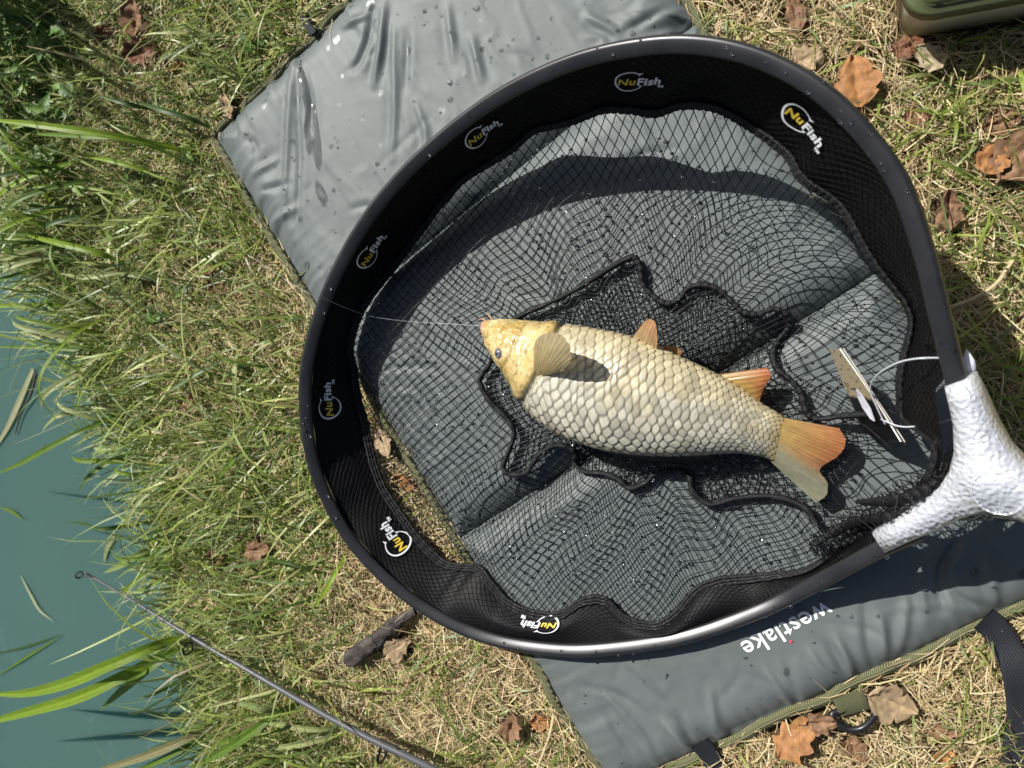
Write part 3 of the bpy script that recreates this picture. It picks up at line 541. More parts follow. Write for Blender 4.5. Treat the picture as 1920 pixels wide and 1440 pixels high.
cc = (A+Bq)/2; wv = (Bq-A)/2; hd = np.linalg.norm(wv, axis=1); tl = np.gradient(cc, axis=0); tl /= np.linalg.norm(tl, axis=1)[:, None]
PH = np.linspace(0, 2*math.pi, NP, endpoint=False)
UI = np.arange(NU)[:, None]
def body(ph, iu, extra=0.):
    """surface point; ph 0 belly edge, pi/2 the flank facing up, pi back"""
    iu = np.asarray(iu, float); i = np.clip(np.floor(iu).astype(int), 0, NU-2); f = (iu-i)[..., None]
    c = cc[i]*(1-f)+cc[i+1]*f; wv_ = wv[i]*(1-f)+wv[i+1]*f; h_ = (ht[i]*(1-f[..., 0])+ht[i+1]*f[..., 0])
    cs = np.cos(ph); sn = np.sin(ph); ex_ = .86
    x = -np.sign(cs)*np.abs(cs)**ex_; z = np.where(sn > 0, np.abs(sn)**ex_*1.04, -np.abs(sn)**.8*.88)
    return c+wv_*(x*(1))[..., None]+np.array([0, 0, 1.])*(h_*z)[..., None]
P0 = body(np.broadcast_to(PH, (NU, NP)), np.broadcast_to(UI, (NU, NP)).astype(float))
du = np.gradient(P0, axis=0); dp = np.roll(P0, -1, 1)-np.roll(P0, 1, 1); NN = np.cross(dp, du); NN /= np.linalg.norm(NN, axis=2)[..., None]+1e-9
if np.mean(np.sum(NN*(P0-cc[:, None]), 2)) < 0: NN = -NN
# scale lattice
dl = np.linalg.norm(np.gradient(cc, axis=0), axis=1); ref = hd.max(); colw = .0092*np.clip(hd/ref, .25, 1)**.55
UC = np.cumsum(dl/colw)[:, None]+np.zeros((1, NP))
rowf = np.where(PH <= math.pi, PH/math.pi, (2*math.pi-PH)/math.pi)
rowf = .5-.5*np.cos(rowf*math.pi)*.62+(rowf-.5)*.38
RV = (rowf*7.2)[None, :]+np.zeros((NU, 1)); UC = UC+.5*np.sin(rowf*math.pi)[None]*1.6
jx = (vnoise(UC*.7, RV*.7, 7)-.5)*.6; jy = (vnoise(UC*.7+9, RV*.7, 8)-.5)*.45; su = UC+jx; sv = RV+jy
best = np.full(su.shape, 9.); sec = np.full(su.shape, 9.); bid = np.zeros(su.shape); bu = np.zeros(su.shape); bv = np.zeros(su.shape)
r0 = np.floor(sv*2).astype(int)
for dr in (-2, -1, 0, 1, 2, 3):
    rr0 = r0+dr; off = (rr0 % 2)*.5; cu0 = np.round(su-off)
    for dc in (-1, 0, 1):
        cx = cu0+dc+off; cy = rr0*.5+.25; D = np.sqrt((su-cx)**2*1.0+((sv-cy)*1.33)**2)
        idn = _hash(cx*2, rr0.astype(float), 5); nb = D < best; sec = np.where(nb, best, np.minimum(sec, D)); best = np.where(nb, D, best); bid = np.where(nb, idn, bid); bu = np.where(nb, su-cx, bu); bv = np.where(nb, sv-cy, bv)
edge = sec-best
sn_ = stn[:, None]+np.zeros((1, NP)); phn = np.broadcast_to(PH, (NU, NP)); up = np.sin(phn); bx_ = np.where(phn <= math.pi, phn/math.pi, (2*math.pi-phn)/math.pi)
gill = 5.75+.45*np.sin(bx_*math.pi)-.35*bx_
body_m = sm(gill-.12, gill+.25, sn_)
tailfade = 1-.8*sm(16.6, 17.6, sn_)
relief = (np.clip(edge/.25, 0, 1)**.6*.0010+bu*.0015*np.clip(edge/.15, 0, 1))*body_m*tailfade*np.clip(hd/ref, .3, 1)[:, None]
oper = .0026*np.exp(-((sn_-(gill-.35))/.32)**2)-.0034*np.exp(-((sn_-(gill+.12))/.13)**2)
cheek = -.0012*np.exp(-((sn_-(gill-1.5-.6*bx_))/.13)**2)*np.exp(-((bx_-.6)/.3)**2)
lips = .0012*np.exp(-((sn_-.75)/.35)**2)-.0018*np.exp(-((sn_-1.35)/.18)**2)-.0016*np.exp(-((sn_-.25)/.12)**2)
eyes = -.0010*np.exp(-(((sn_-3.4)/.33)**2+((bx_-.60)/.055)**2))
hn = ((fbm(sn_*3, bx_*14, 15)-.47)*.0022+(fbm(sn_*12, bx_*45, 16)-.47)*.0007)*(1-body_m)
P1_ = P0+NN*(relief+(oper+cheek+lips+hn+eyes))[..., None]
# colour: real skin colours
nz1 = fbm(su*.35, sv*.5, 31)[..., None]; nz2 = vnoise(su*4, sv*7, 33)[..., None]
cream = np.array([.52, .46, .30]); silver = np.array([.46, .44, .345]); peach = np.array([.60, .45, .27]); gold = np.array([.47, .33, .10]); dark = np.array([.12, .10, .065]); tan_e = np.array([.33, .26, .14])
bxx = bx_[..., None]; c_body = cream+(silver-cream)*sm(.35, .55, bxx+(nz1-.5)*.5)
c_body = c_body+(peach*.9-c_body)*sm(.78, .93, bxx); c_body = c_body*(.68+.44*bid[..., None])*(.86+.26*nz2)*(.85+.35*nz1)
e_col = tan_e+(dark-tan_e)*sm(.30, .62, bxx); em = (1-sm(.04, .22, edge))[..., None]*(.22+.60*sm(.30, .80, bxx+(nz1-.5)*.35))
c_body = c_body*(1-em)+e_col*em
bell = sm(.24, .10, bxx); c_body = c_body*(1-bell*.55)+np.array([.60, .50, .28])*bell*.55
backm = sm(.95, 1.0, bxx); c_body = c_body*(1-backm*.7)+np.array([.14, .115, .06])*backm*.7
c_head = gold+(np.array([.66, .54, .27])-gold)*np.clip((nz1-.25)*2, 0, 1); c_head = c_head*(1-.75*sm(.55, .95, bxx))+np.array([.13, .105, .05])*.75*sm(.55, .95, bxx)
spots = sm(.52, .72, fbm(sn_*6, bx_*20, 40)[..., None]); c_head = c_head*(1-.40*spots)
reti = np.abs(np.sin(sn_*19+4*vnoise(sn_*3, bx_*9, 41))*np.sin(bx_*70+sn_*6+4*vnoise(sn_*3, bx_*9, 42)))[..., None]; c_head = c_head*(.80+.25*sm(.05, .4, reti))
lipm = (sm(1.5, .9, sn_)*sm(1.0, .2, bx_*.9))[..., None]; c_head = c_head*(1-lipm*.8)+np.array([.52, .24, .17])*lipm*.8
mouthm = np.exp(-((sn_-.22)/.12)**2)[..., None]; c_head = c_head*(1-.7*mouthm)+np.array([.10, .03, .025])*.7*mouthm
crk = (1.2*np.exp(-((sn_-(gill+.08))/.14)**2)+.6*np.exp(-((sn_-(gill-1.5-.6*bx_))/.09)**2)*np.exp(-((bx_-.6)/.3)**2))[..., None]; c_head = c_head*(1-.75*np.clip(crk, 0, 1))
nost = np.exp(-(((sn_-1.9)/.14)**2+((bx_-.55)/.035)**2))[..., None]; c_head = c_head*(1-.8*nost)
CB = c_head*(1-body_m[..., None])+c_body*body_m[..., None]
tb = (sm(15.2, 17.2, sn_)*(.4+.9*vnoise(su*2, sv*3, 44))).clip(0, 1)[..., None]; CB = CB*(1-tb*.75)+np.array([.60, .42, .13])*(.75+.5*nz1)*tb*.75
mb = MB(); mb.grid(P1_, False, True, C=CB)
for e, ri in ((0, 0), (NU-1, NU-1)):
    pass
m_skin, t, b = new_mat('carp_skin'); va = t.nodes.new('ShaderNodeVertexColor'); va.layer_name = 'Col'; t.links.new(va.outputs[0], b.inputs['Base Color'])
setp(b, Roughness=.36, Specular_IOR_Level=.55, Coat_Weight=.8, Coat_Roughness=.10, Subsurface_Weight=.08, Subsurface_Radius=(.004, .002, .001)); bump(t, b, noise(t, 700, 3), .25, .0004); bump(t, b, noise(t, 120, 3), .15, .001)
tip = np.vstack([cc[0][None], P1_[0]]); mb.add(tip, None, [[0, 1+(i+1) % NP, 1+i] for i in range(NP)], CB[0].mean(0))
kid(mb.build('body', m_skin), carp)
# eye
iu = (3.4)/(len(PAIR)-1)*(NU-1); E0 = body(np.array([.60*math.pi]), np.array([iu]))[0]; E1 = body(np.array([.60*math.pi+.05]), np.array([iu]))[0]; E2 = body(np.array([.60*math.pi]), np.array([iu+3]))[0]
en = np.cross(E1-E0, E2-E0); en /= np.linalg.norm(en); en *= np.sign(en[2]); ex1 = (E2-E0)/np.linalg.norm(E2-E0); ex2 = np.cross(en, ex1)
def dome(mb, c, r, h, n=20, m=8, a0=0., a1=math.pi/2):
    aa = np.linspace(a0, a1, m); bb = np.linspace(0, 2*math.pi, n, endpoint=False)
    G = np.array([[c+ex1*r*math.sin(p)*math.cos(q)+ex2*r*math.sin(p)*math.sin(q)+en*h*math.cos(p) for q in bb] for p in aa]); mb.grid(G, False, True)
mb = MB(); dome(mb, E0-en*.0018, .0058, .0042, a1=math.pi/2); eye = kid(mb.build('eye', simple('eye_iris', (.13, .13, .15), .08, .7, 0, 400, .5, Coat_Weight=1.0)), carp)
mb = MB(); dome(mb, E0-en*.0016, .0030, .0045, a1=math.pi/2); p_ = mb.build('pupil', simple('eye_pupil', (.006, .008, .012), .03, .8, Coat_Weight=1.0)); subpart(p_, eye)
mb = MB(); mb.tube(np.array([E0+.0056*(ex1*math.cos(q)+ex2*math.sin(q))-en*.0010 for q in np.linspace(0, 2*math.pi, 30, endpoint=False)]), .0008, 6, True, up=en); kid(mb.build('eyelid', simple('eyelid_skin', (.30, .23, .12), .4)), carp)
# fins: fans with rays
m_fin = leafy('fin_tissue', .5, .3, .5, .12); 
def fin(base, edge_, rays, cA, cB, cC=None, nv=14, thick=.0006, cup=0., name='fin', ridge=.00025):
    base = np.asarray(base); edge_ = np.asarray(edge_); nu = rays*6+1; bp_ = catmull(base, nu); ep = catmull(edge_, nu); v = np.linspace(0, 1, nv)
    G = bp_[:, None]*(1-v)[None, :, None]+ep[:, None]*v[None, :, None]
    N = np.cross(G[-1, -1]-G[0, 0], G[0, -1]-G[-1, 0]); N /= np.linalg.norm(N); N *= np.sign(N[2]+1e-6)
    u = np.linspace(0, 1, nu); ry = np.abs(np.sin(u*math.pi*rays)); G = G+N*((1-ry)[:, None]*ridge*1.6*(1-.4*v)[None]+cup*np.sin(u*math.pi)[:, None]*np.sin(v*math.pi*.8)[None])[..., None]
    G[:, -1] += (G[:, -1]-G[:, -2])*((vnoise(u*40, u*0, 3)-.5)*.18)[:, None]
    cA, cB = np.array(cA), np.array(cB); Cc = cA[None, None]+(cB-cA)*(v**1.3)[None, :, None]+np.zeros((nu, 1, 1))
    if cC is not None: w_ = sm(.35, .75, u)[:, None, None]; Cc = Cc*(1-w_)+np.array(cC)*w_
    Cc = Cc*(.72+.28*(ry**.5)[:, None, None])*(.85+.3*vnoise(u[:, None]*30, v[None]*5, 9)[..., None]); Cc = np.clip(Cc, 0, 1)
    mb = MB(); mb.grid(G, C=Cc)
    if name in ('tail_fin', 'dorsal_fin'): mb.grid((G-N*thick)[::-1], C=Cc[::-1])
    o = mb.build(name, m_fin); return kid(o, carp)
zt_ = .042
fin([at(1466, 783, .046), at(1464, 800, .053), at(1458, 828, .054), at(1450, 850, .052), at(1444, 864, .044)], [at(1574, 803, .056), at(1586, 828, .056), at(1572, 854, .055), at(1538, 879, .052), at(1552, 905, .052), at(1549, 928, .052), at(1530, 943, .050)], 26, (.52, .36, .12), (.56, .22, .09), (.36, .35, .24), 16, .0009, .004, 'tail_fin')
fin([at(1345, 702, .052), at(1370, 715, .055), at(1400, 735, .055), at(1424, 755, .05)], [at(1438, 689, .058), at(1445, 705, .058), at(1433, 726, .055), at(1424, 752, .051)], 7, (.60, .40, .12), (.64, .20, .08), None, 12, .0007, .002, 'anal_fin')
fin([at(1180, 640, .064), at(1195, 652, .068), at(1212, 664, .070), at(1228, 674, .069)], [at(1208, 603, .082), at(1222, 597, .086), at(1232, 607, .090), at(1233, 640, .086)], 7, (.58, .44, .22), (.62, .33, .16), None, 12, .0007, .003, 'pelvic_fin')
fin([at(1232, 646, .060), at(1240, 655, .062), at(1246, 662, .063)], [at(1270, 650, .066), at(1280, 660, .064), at(1272, 668, .062)], 4, (.40, .26, .10), (.50, .25, .10), None, 10, .0006, .001, 'pelvic_fin')
fin([at(1003, 719, .086), at(1008, 716, .089), at(1013, 713, .090), at(1018, 709, .090)], [at(1002, 672, .104), at(1005, 640, .111), at(1022, 623, .122), at(1050, 620, .138), at(1070, 640, .144), at(1073, 672, .136), at(1056, 694, .122)], 17, (.50, .38, .18), (.56, .46, .27), None, 14, .0006, .006, 'pectoral_fin')
fin([at(1127, 842, .050), at(1187, 852, .050), at(1250, 855, .048), at(1330, 853, .044)], [at(1150, 853, .036), at(1200, 863, .036), at(1262, 866, .036), at(1345, 860, .036)], 14, (.16, .14, .09), (.14, .12, .08), None, 6, .0008, 0., 'dorsal_fin')
for q in (((914, 604, .050), (905, 598, .050), (896, 600, .046)), ((922, 600, .050), (918, 592, .050), (912, 588, .047))):
    mb = MB(); mb.tube(catmull([at(*k) for k in q], 14), np.linspace(.0011, .0004, 14), 6); kid(mb.build('barbel', simple('barbel_skin', (.50, .30, .18), .4)), carp)
# fishing line to the mouth
lp = catmull([at(470, 480, .05), at(560, 540, .13), at(600, 556, .112), at(650, 578, .08), at(700, 594, .055), at(770, 603, .045), at(840, 607, .045), at(908, 612, .050)], 90)
mb = MB(); mb.tube(lp, .00016, 5); o = mb.build('fishing_line', m_line); place(o, lp[45]); tag(o, 'thin clear fishing line running from the carp mouth over the net rim', 'fishing line')

# ------------------------------------------------------------------ water drops and puddle on the mat
ico = bmesh.new(); bmesh.ops.create_icosphere(ico, subdivisions=2, radius=1); IV = np.array([v.co[:] for v in ico.verts]); IT = np.array([[v.index for v in f.verts] for f in ico.faces]); ico.free()
mb = MB()
def drop(x, y, r, fl=.26): mb.add(IV*np.array([r*RNG.uniform(.85, 1.25), r*RNG.uniform(.85, 1.25), r*fl])+np.array([x, y, float(mat_h(x, y))+r*fl*.35]), None, IT)
for i in range(1300):
    s_ = RNG.uniform(0, .87); t_ = RNG.uniform(.0, .5); x_, y_ = xy(s_, t_); px_ = fbm(x_*6, y_*6, 55)
    dens = .75 if s_ < .24 else (.9 if s_ < .56 else .28)
    if RNG.random() < dens*sm(.30, .55, px_)+.05: drop(x_, y_, RNG.choice([.0008, .0012, .0016, .0021, .003], p=[.38, .3, .2, .09, .03])*RNG.uniform(.8, 1.2))
for q in ((575, 497, .0042), (600, 500, .002), (548, 265, .0032), (596, 345, .002), (1728, 1100, .0034), (1826, 1074, .0026), (1860, 1100, .0022), (903, 92, .0025), (560, 330, .002), (1595, 1155, .0026), (1185, 62, .0028), (940, 95, .002)):
    p_ = at(q[0], q[1], .027); drop(p_[0], p_[1], q[2], .5)
o = mb.build('water_drops', m_drop); tag(o, 'scattered clear water drops beaded on the grey mat', 'water drops', kind='stuff')
pud = [[(556, 105), (575, 150), (582, 185), (592, 200), (598, 240), (604, 290), (598, 322), (590, 300), (588, 270), (582, 290), (576, 285), (572, 240), (574, 205), (562, 160)], [(593, 335), (606, 350), (614, 375), (606, 388), (597, 372), (592, 350)]]
for pp in pud:
    mb = MB(); P = atl(catmull(pp, 60, True), .027); c_ = P.mean(0); rings = []
    for f_, h_ in ((1.0, -.0006), (.97, .0007), (.85, .0012), (.6, .0013), (.3, .0013)):
        Q = c_+(P-c_)*f_ if f_ < .9 else P+(c_-P)*(1-f_); Q[:, 2] = mat_h(Q[:, 0], Q[:, 1])+h_; rings.append(Q)
    mb.grid(np.stack(rings), False, True); c2 = c_.copy(); c2[2] = mat_h(c_[0], c_[1])+.0013; mb.add(np.vstack([rings[-1], c2]), None, [[i, (i+1) % 60, 60] for i in range(60)])
    o = mb.build('puddle', m_drop); place(o, (c_[0], c_[1], .02)); tag(o, 'long ragged puddle of water running across the mat corner' if pp is pud[0] else 'small drop-shaped puddle on the mat corner below the long puddle', 'puddle')
mb = MB(); kk = RNG.permutation(len(BEADS))[:500]
_fb = np.linspace(0, 2*math.pi, 8, endpoint=False)
def film(p_, r, Rc):
    n_ = np.array([RNG.normal(-.12, .30), RNG.normal(.16, .30), 1.]); n_ /= np.linalg.norm(n_); a1 = np.cross(n_, [0, 1., 0]); a1 /= np.linalg.norm(a1); a2 = np.cross(n_, a1); h = r*r/(2*Rc); V = [p_+n_*h]
    for f_ in (.5, 1.): V += [p_+(a1*math.cos(q)*1.35+a2*math.sin(q))*r*f_+n_*h*(1-f_*f_) for q in _fb]
    V.append(p_-n_*h*.6); T = [[0, 1+i, 1+(i+1) % 8] for i in range(8)]+[[17, 9+(i+1) % 8, 9+i] for i in range(8)]
    mb.add(np.array(V), [[1+i, 9+i, 9+(i+1) % 8, 1+(i+1) % 8] for i in range(8)], T)
for p_ in BEADS[RNG.permutation(len(BEADS))[:1500]]:
    if fbm(p_[0]*9, p_[1]*9, 77) > .40: film(p_+np.array([0, 0, .0008]), RNG.uniform(.0008, .0019), RNG.uniform(.008, .014))
for p_ in B2[RNG.permutation(len(B2))[:420]]: film(p_+np.array([0, 0, .0008]), RNG.uniform(.0008, .0019), RNG.uniform(.008, .014))
for p_ in BEADS[kk]: r = RNG.uniform(.0004, .0009); mb.add(IV[::1]*r+p_+np.array([0, 0, .0006]), None, IT)
for p_ in B2[RNG.permutation(len(B2))[:350]]: r = RNG.uniform(.0004, .0009); mb.add(IV*r+p_+np.array([0, 0, .0006]), None, IT)
for i in RNG.permutation(260)[:70]:
    a_ = RNG.uniform(.2, 2.6); p_ = hc[i]+RO[i]*math.cos(a_)*.0076+HN*.0066*abs(math.sin(a_))**.5; mb.add(IV*RNG.choice([.0008, .0013, .0018])*np.array([1, 1, .7])+p_, None, IT)
o = kid(mb.build('water_beads', m_drop), net); o['kind'] = 'stuff'

# ------------------------------------------------------------------ tackle box
bxo = empty('tackle_box', tuple(at(1800, 20, 0))); bxo.location.z = 0; tag(bxo, 'cream plastic tackle box with an olive green lid on the grass', 'box')
m_cream = simple('cream_plastic', (.64, .60, .48), .5, .35, 0, 14, .08, 500, .1, .0004); m_lid = simple('olive_plastic', (.085, .10, .045), .45, .4, 0, 14, .12, 500, .12, .0004)
b0 = at(1686, 76, .012)[:2]; b1 = at(1920, 34, .012)[:2]; be = (b1-b0)/np.linalg.norm(b1-b0); bn_ = np.array([-be[1], be[0]])
def rrect(l, w_, r, z, inset_=0., n=8):
    P = []
    for cx, cy, a0 in ((l-r, w_-r, 0), (r, w_-r, 90), (r, r, 180), (l-r, r, 270)):
        for q in np.linspace(0, 90, n):
            a_ = math.radians(a0+q); u_ = cx+(r-inset_)*math.cos(a_); v_ = cy+(r-inset_)*math.sin(a_); P.append((b0[0]+be[0]*u_+bn_[0]*v_, b0[1]+be[1]*u_+bn_[1]*v_, z))
    return np.array(P)
mb = MB(); L_, W_ = .27, .17
R0 = [rrect(L_, W_, .018, .004, .008), rrect(L_, W_, .018, .004, .003), rrect(L_, W_, .018, .05, .0005), rrect(L_, W_, .018, .062, -.001), rrect(L_, W_, .018, .0625, .004)]
mb.grid(np.stack(R0), False, True); mb.prism(R0[0], (0, 0, 1), 0, .0004); kid(mb.build('tub', m_cream), bxo)
mb = MB(); R1 = [rrect(L_, W_, .018, .060, -.0025), rrect(L_, W_, .018, .0595, -.005), rrect(L_, W_, .018, .069, -.005), rrect(L_, W_, .018, .0715, -.0035), rrect(L_, W_, .018, .072, .0015), rrect(L_, W_, .018, .0765, .0025), rrect(L_, W_, .018, .0785, .005), rrect(L_, W_, .018, .0785, .012), rrect(L_, W_, .018, .0765, .0135)]
mb.grid(np.stack(R1), False, True); mb.prism(rrect(L_, W_, .018, .0762, .0130), (0, 0, 1), 0, .0004); kid(mb.build('lid', m_lid), bxo)

# ------------------------------------------------------------------ fishing rod
rod = empty('fishing_rod', tuple(at(720, 1400, 0))); tag(rod, 'slim grey fishing rod tip with wire guides reaching out over the water', 'fishing rod')
m_blank = simple('carbon_blank', (.085, .085, .09), .42, .4, 0., 90, .2); m_guide = simple('black_guide', (.012, .012, .013), .25, .6, .3); m_whip = simple('black_whipping', (.02, .02, .022), .3); m_cer = simple('guide_liner', (.05, .05, .055), .12, .8)
rp = [at(158, 1073, .010), at(250, 1127, .028), at(355, 1192, .040), at(480, 1265, .050), at(640, 1357, .056), at(815, 1443, .058), at(1000, 1535, .05), at(1500, 1790, .03), at(2200, 2150, .02)]
RP = catmull(rp, 160); mb = MB(); mb.tube(RP, np.interp(np.linspace(0, 8, 160), [0, 1, 2, 4, 5, 8], [.0014, .0021, .0027, .0038, .0042, .007]), 12); kid(mb.build('blank', m_blank), rod)
def guide(px, py, z, root, r, axis_, wr=.003):
    c_ = at(px, py, z); ax_ = np.array(axis_, float); ax_ /= np.linalg.norm(ax_); s1 = np.cross(ax_, [0, 0, 1.]); s1 /= np.linalg.norm(s1); s2 = np.cross(s1, ax_)
    mb = MB(); mb.tube(np.array([c_+r*(s1*math.cos(q)+s2*math.sin(q)) for q in np.linspace(0, 2*math.pi, 32, endpoint=False)]), r*.17, 8, True, up=ax_); gd = kid(mb.build('guide', m_guide), rod)
    mb = MB(); mb.tube(np.array([c_+r*.86*(s1*math.cos(q)+s2*math.sin(q)) for q in np.linspace(0, 2*math.pi, 32, endpoint=False)]), r*.09, 6, True, up=ax_); subpart(mb.build('liner', m_cer), gd)
    mb = MB()
    for q, rt_ in zip((s1*.6+s2*.75, -s1*.6+s2*.75), root): mb.tube(catmull([c_+q*r, (c_+q*r+rt_)/2+np.array([0, 0, .001]), rt_], 10), .0006, 5)
    subpart(mb.build('foot', m_guide), gd)
    mb = MB(); rr_ = np.array(root); mb.tube(np.stack([rr_[0]-(rr_[1]-rr_[0])*.3, rr_[1]+(rr_[1]-rr_[0])*.3]), wr, 10); subpart(mb.build('whipping', m_whip), gd)
dr_ = RP[3]-RP[0]
guide(149, 1078, .012, (at(168, 1079, .012), at(185, 1089, .015)), .0050, dr_+np.array([0, 0, .2*np.linalg.norm(dr_)]), .0020)
guide(352, 1216, .034, (at(364, 1197, .040), at(380, 1207, .041)), .0078, (RP[30]-RP[20])*np.array([1, .2, 1]), .0036)
guide(716, 1414, .046, (at(718, 1395, .056), at(742, 1407, .057)), .0095, (RP[70]-RP[60])*np.array([1, .2, 1]), .0048)

OR = (.42, .20, .075); BW = (.27, .155, .085); TN = (.40, .29, .17); RD = (.22, .10, .055); BG = (.46, .38, .24)
sml = 'small brown dry leaf half buried in the grass'
DL = [(1605, 155, .050, .036, 1.75, OR, 'large orange-brown dry leaf lying flat beside the net rim', .12), (1512, 113, .030, .028, .4, TN, 'pale tan crumpled leaf in the grass between the rim and the orange leaf', .5), (1490, 22, .038, .016, 1.9, BW, 'narrow brown curled leaf in the grass near the box', .5),
 (1700, 92, .026, .018, .2, RD, 'dark reddish leaf beside the corner of the box', .3), (1738, 113, .030, .02, 2.4, BG, 'crumpled beige leaf in the shade of the box', .6), (1860, 298, .030, .026, 1.2, OR, 'orange dry leaf beside a bigger brown leaf on dry grass', .3), (1908, 290, .050, .040, 1.0, BW, 'broad brown leaf lying on dry grass next to a small orange leaf', .25), (1775, 395, .036, .022, 1.7, BW, 'curled brown leaf on dry grass outside the net rim', .6), (1715, 225, .026, .016, 2.2, RD, sml, .4), (1880, 230, .03, .02, .2, BW, sml, .4), 
 (1492, 1382, .050, .034, .9, OR, 'large orange leaf tucked under the mat edge next to the black ring', .2), (1540, 1352, .030, .022, .4, BW, 'brown leaf under the mat edge touching the webbing loop', .2), (1672, 1316, .046, .034, -.3, TN, 'pale tan crinkled leaf beside the black ring', .5), (1600, 1400, .034, .022, 2.0, BW, sml, .4), (1770, 1420, .024, .017, .9, OR, sml, .4), (1770, 1370, .03, .014, .1, BW, sml, .5),
 (258, 38, .046, .034, 1.5, BW, 'brown curled leaf standing up among the nettles', .8), (200, 62, .03, .022, .8, RD, sml, .5), (270, 100, .046, .03, .3, RD, 'reddish brown curled leaf by a gap in the bank grass', .7), (335, 128, .024, .012, .1, OR, sml, .8), (345, 160, .03, .018, 1.2, TN, sml, .5), (430, 200, .032, .018, 1.9, TN, 'pale brown leaf resting against the mat corner', .5),
 (415, 540, .036, .02, -.5, BW, sml, .6), (398, 505, .02, .012, .9, BW, sml, .5), (360, 758, .034, .022, -.5, BW, sml, .5), (485, 1030, .040, .026, .3, BW, 'brown leaf in the green grass outside the net rim', .4), (410, 1040, .028, .02, .9, RD, sml, .4), (747, 1212, .040, .026, .7, TN, 'tan leaf lying against the rotten stick', .3), (960, 1358, .030, .026, 1.5, BW, 'curled brown leaf standing in the dry grass near the mat edge', 1.1), (1020, 1350, .03, .02, .2, OR, sml, .4), (570, 1400, .035, .022, 1.0, TN, sml, .4), (330, 860, .02, .013, .2, TN, sml, .5), (720, 830, .04, .02, -.9, TN, 'tan leaf seen through the net mesh beside the mat edge', .3), (760, 905, .03, .016, -.7, OR, sml, .3), (435, 745, .02, .012, 1, TN, sml, .4)]
# ------------------------------------------------------------------ grass
def project(P):
    q = (P-C)@M; return 960+F*q[..., 0]/q[..., 2], 720+F*q[..., 1]/q[..., 2]
def inside_mat(x, y, mg=0.): s_, t_ = st(x, y); return (s_ > S0-mg) & (s_ < S1+mg) & (t_ > T0-mg) & (t_ < T1+mg)
def green(x, y):
    g_ = sm(-.38, -.62, x)*.9+(fbm(x*5, y*5, 51)-.47)*1.9+.12
    g_ = g_+.35*np.exp(-(((x-.02)/.12)**2+((y-.30)/.07)**2))+.25*np.exp(-(((x-.30)/.08)**2+((y+.06)/.07)**2))
    return np.clip(g_, 0.0, 1)
def blades(N, x, y, z, az, L, wd, e0, e1, curl, k, c0, c1, droop=True):
    t_ = np.linspace(0, 1, k+1); el = e0[:, None]+(e1-e0)[:, None]*t_[None]; a_ = az[:, None]+curl[:, None]*t_[None]; ds = (L/k)[:, None]
    dx = np.cos(el)*np.cos(a_)*ds; dy = np.cos(el)*np.sin(a_)*ds; dz = np.sin(el)*ds
    X_ = np.c_[x, x[:, None]+np.cumsum(dx[:, :-1], 1)]; Y_ = np.c_[y, y[:, None]+np.cumsum(dy[:, :-1], 1)]; Z_ = np.c_[z, z[:, None]+np.cumsum(dz[:, :-1], 1)]
    gz = ground_z(X_, Y_)+.001; gz = np.where(X_ < xbank(Y_)-.03, WATER_Z-.01, gz); im = inside_mat(X_, Y_, .004); gz = np.where(im, mat_h(X_, Y_)+.002, gz); Z_ = np.maximum(Z_, gz)
    ww = wd[:, None]*np.where(t_ < .45, .8+.2*t_/.45, 1-((t_-.45)/.55)**1.6*.94)[None]*.5
    tw = RNG.normal(0, .5, len(x))[:, None]; sx_ = -np.sin(a_)*np.cos(tw); sy_ = np.cos(a_)*np.cos(tw); sz_ = np.sin(tw)+0*a_
    A_ = np.stack([X_-sx_*ww, Y_-sy_*ww, Z_-sz_*ww*.8], -1); B_2 = np.stack([X_+sx_*ww, Y_+sy_*ww, Z_+sz_*ww*.8], -1); G = np.stack([A_, B_2], 2)
    n = len(x); base = np.arange(n)[:, None]*(2*(k+1)); j = np.arange(k)[None]*2; q = np.stack([base+j, base+j+1, base+j+3, base+j+2], -1).reshape(-1, 4)
    cl = c0[:, None]+(c1-c0)[:, None]*t_[None, :, None]; cl = np.repeat(cl[:, :, None], 2, 2); return G.reshape(-1, 3), q, cl.reshape(-1, 3)
def scatter(n, x0, x1, y0, y1, keep):
    x = RNG.uniform(x0, x1, n); y = RNG.uniform(y0, y1, n); k = keep(x, y) > RNG.random(n); return x[k], y[k]
def clear(x, y): return (~inside_mat(x, y, -.002)) & ~inbox(x, y) & (x > xbank(y)-.02)
_bp = rrect(L_, W_, .018, 0)
def inbox(x, y): return inpoly(x, y, _bp[:, :2])
tan = np.array([[.60, .47, .27], [.50, .37, .19], [.68, .56, .35], [.38, .27, .14], [.55, .46, .24]])
grn = np.array([[.22, .30, .05], [.30, .38, .08], [.11, .18, .035], [.40, .44, .14], [.22, .30, .12]])
X0, X1, Y0, Y1 = -1.15, .62, -.78, .72
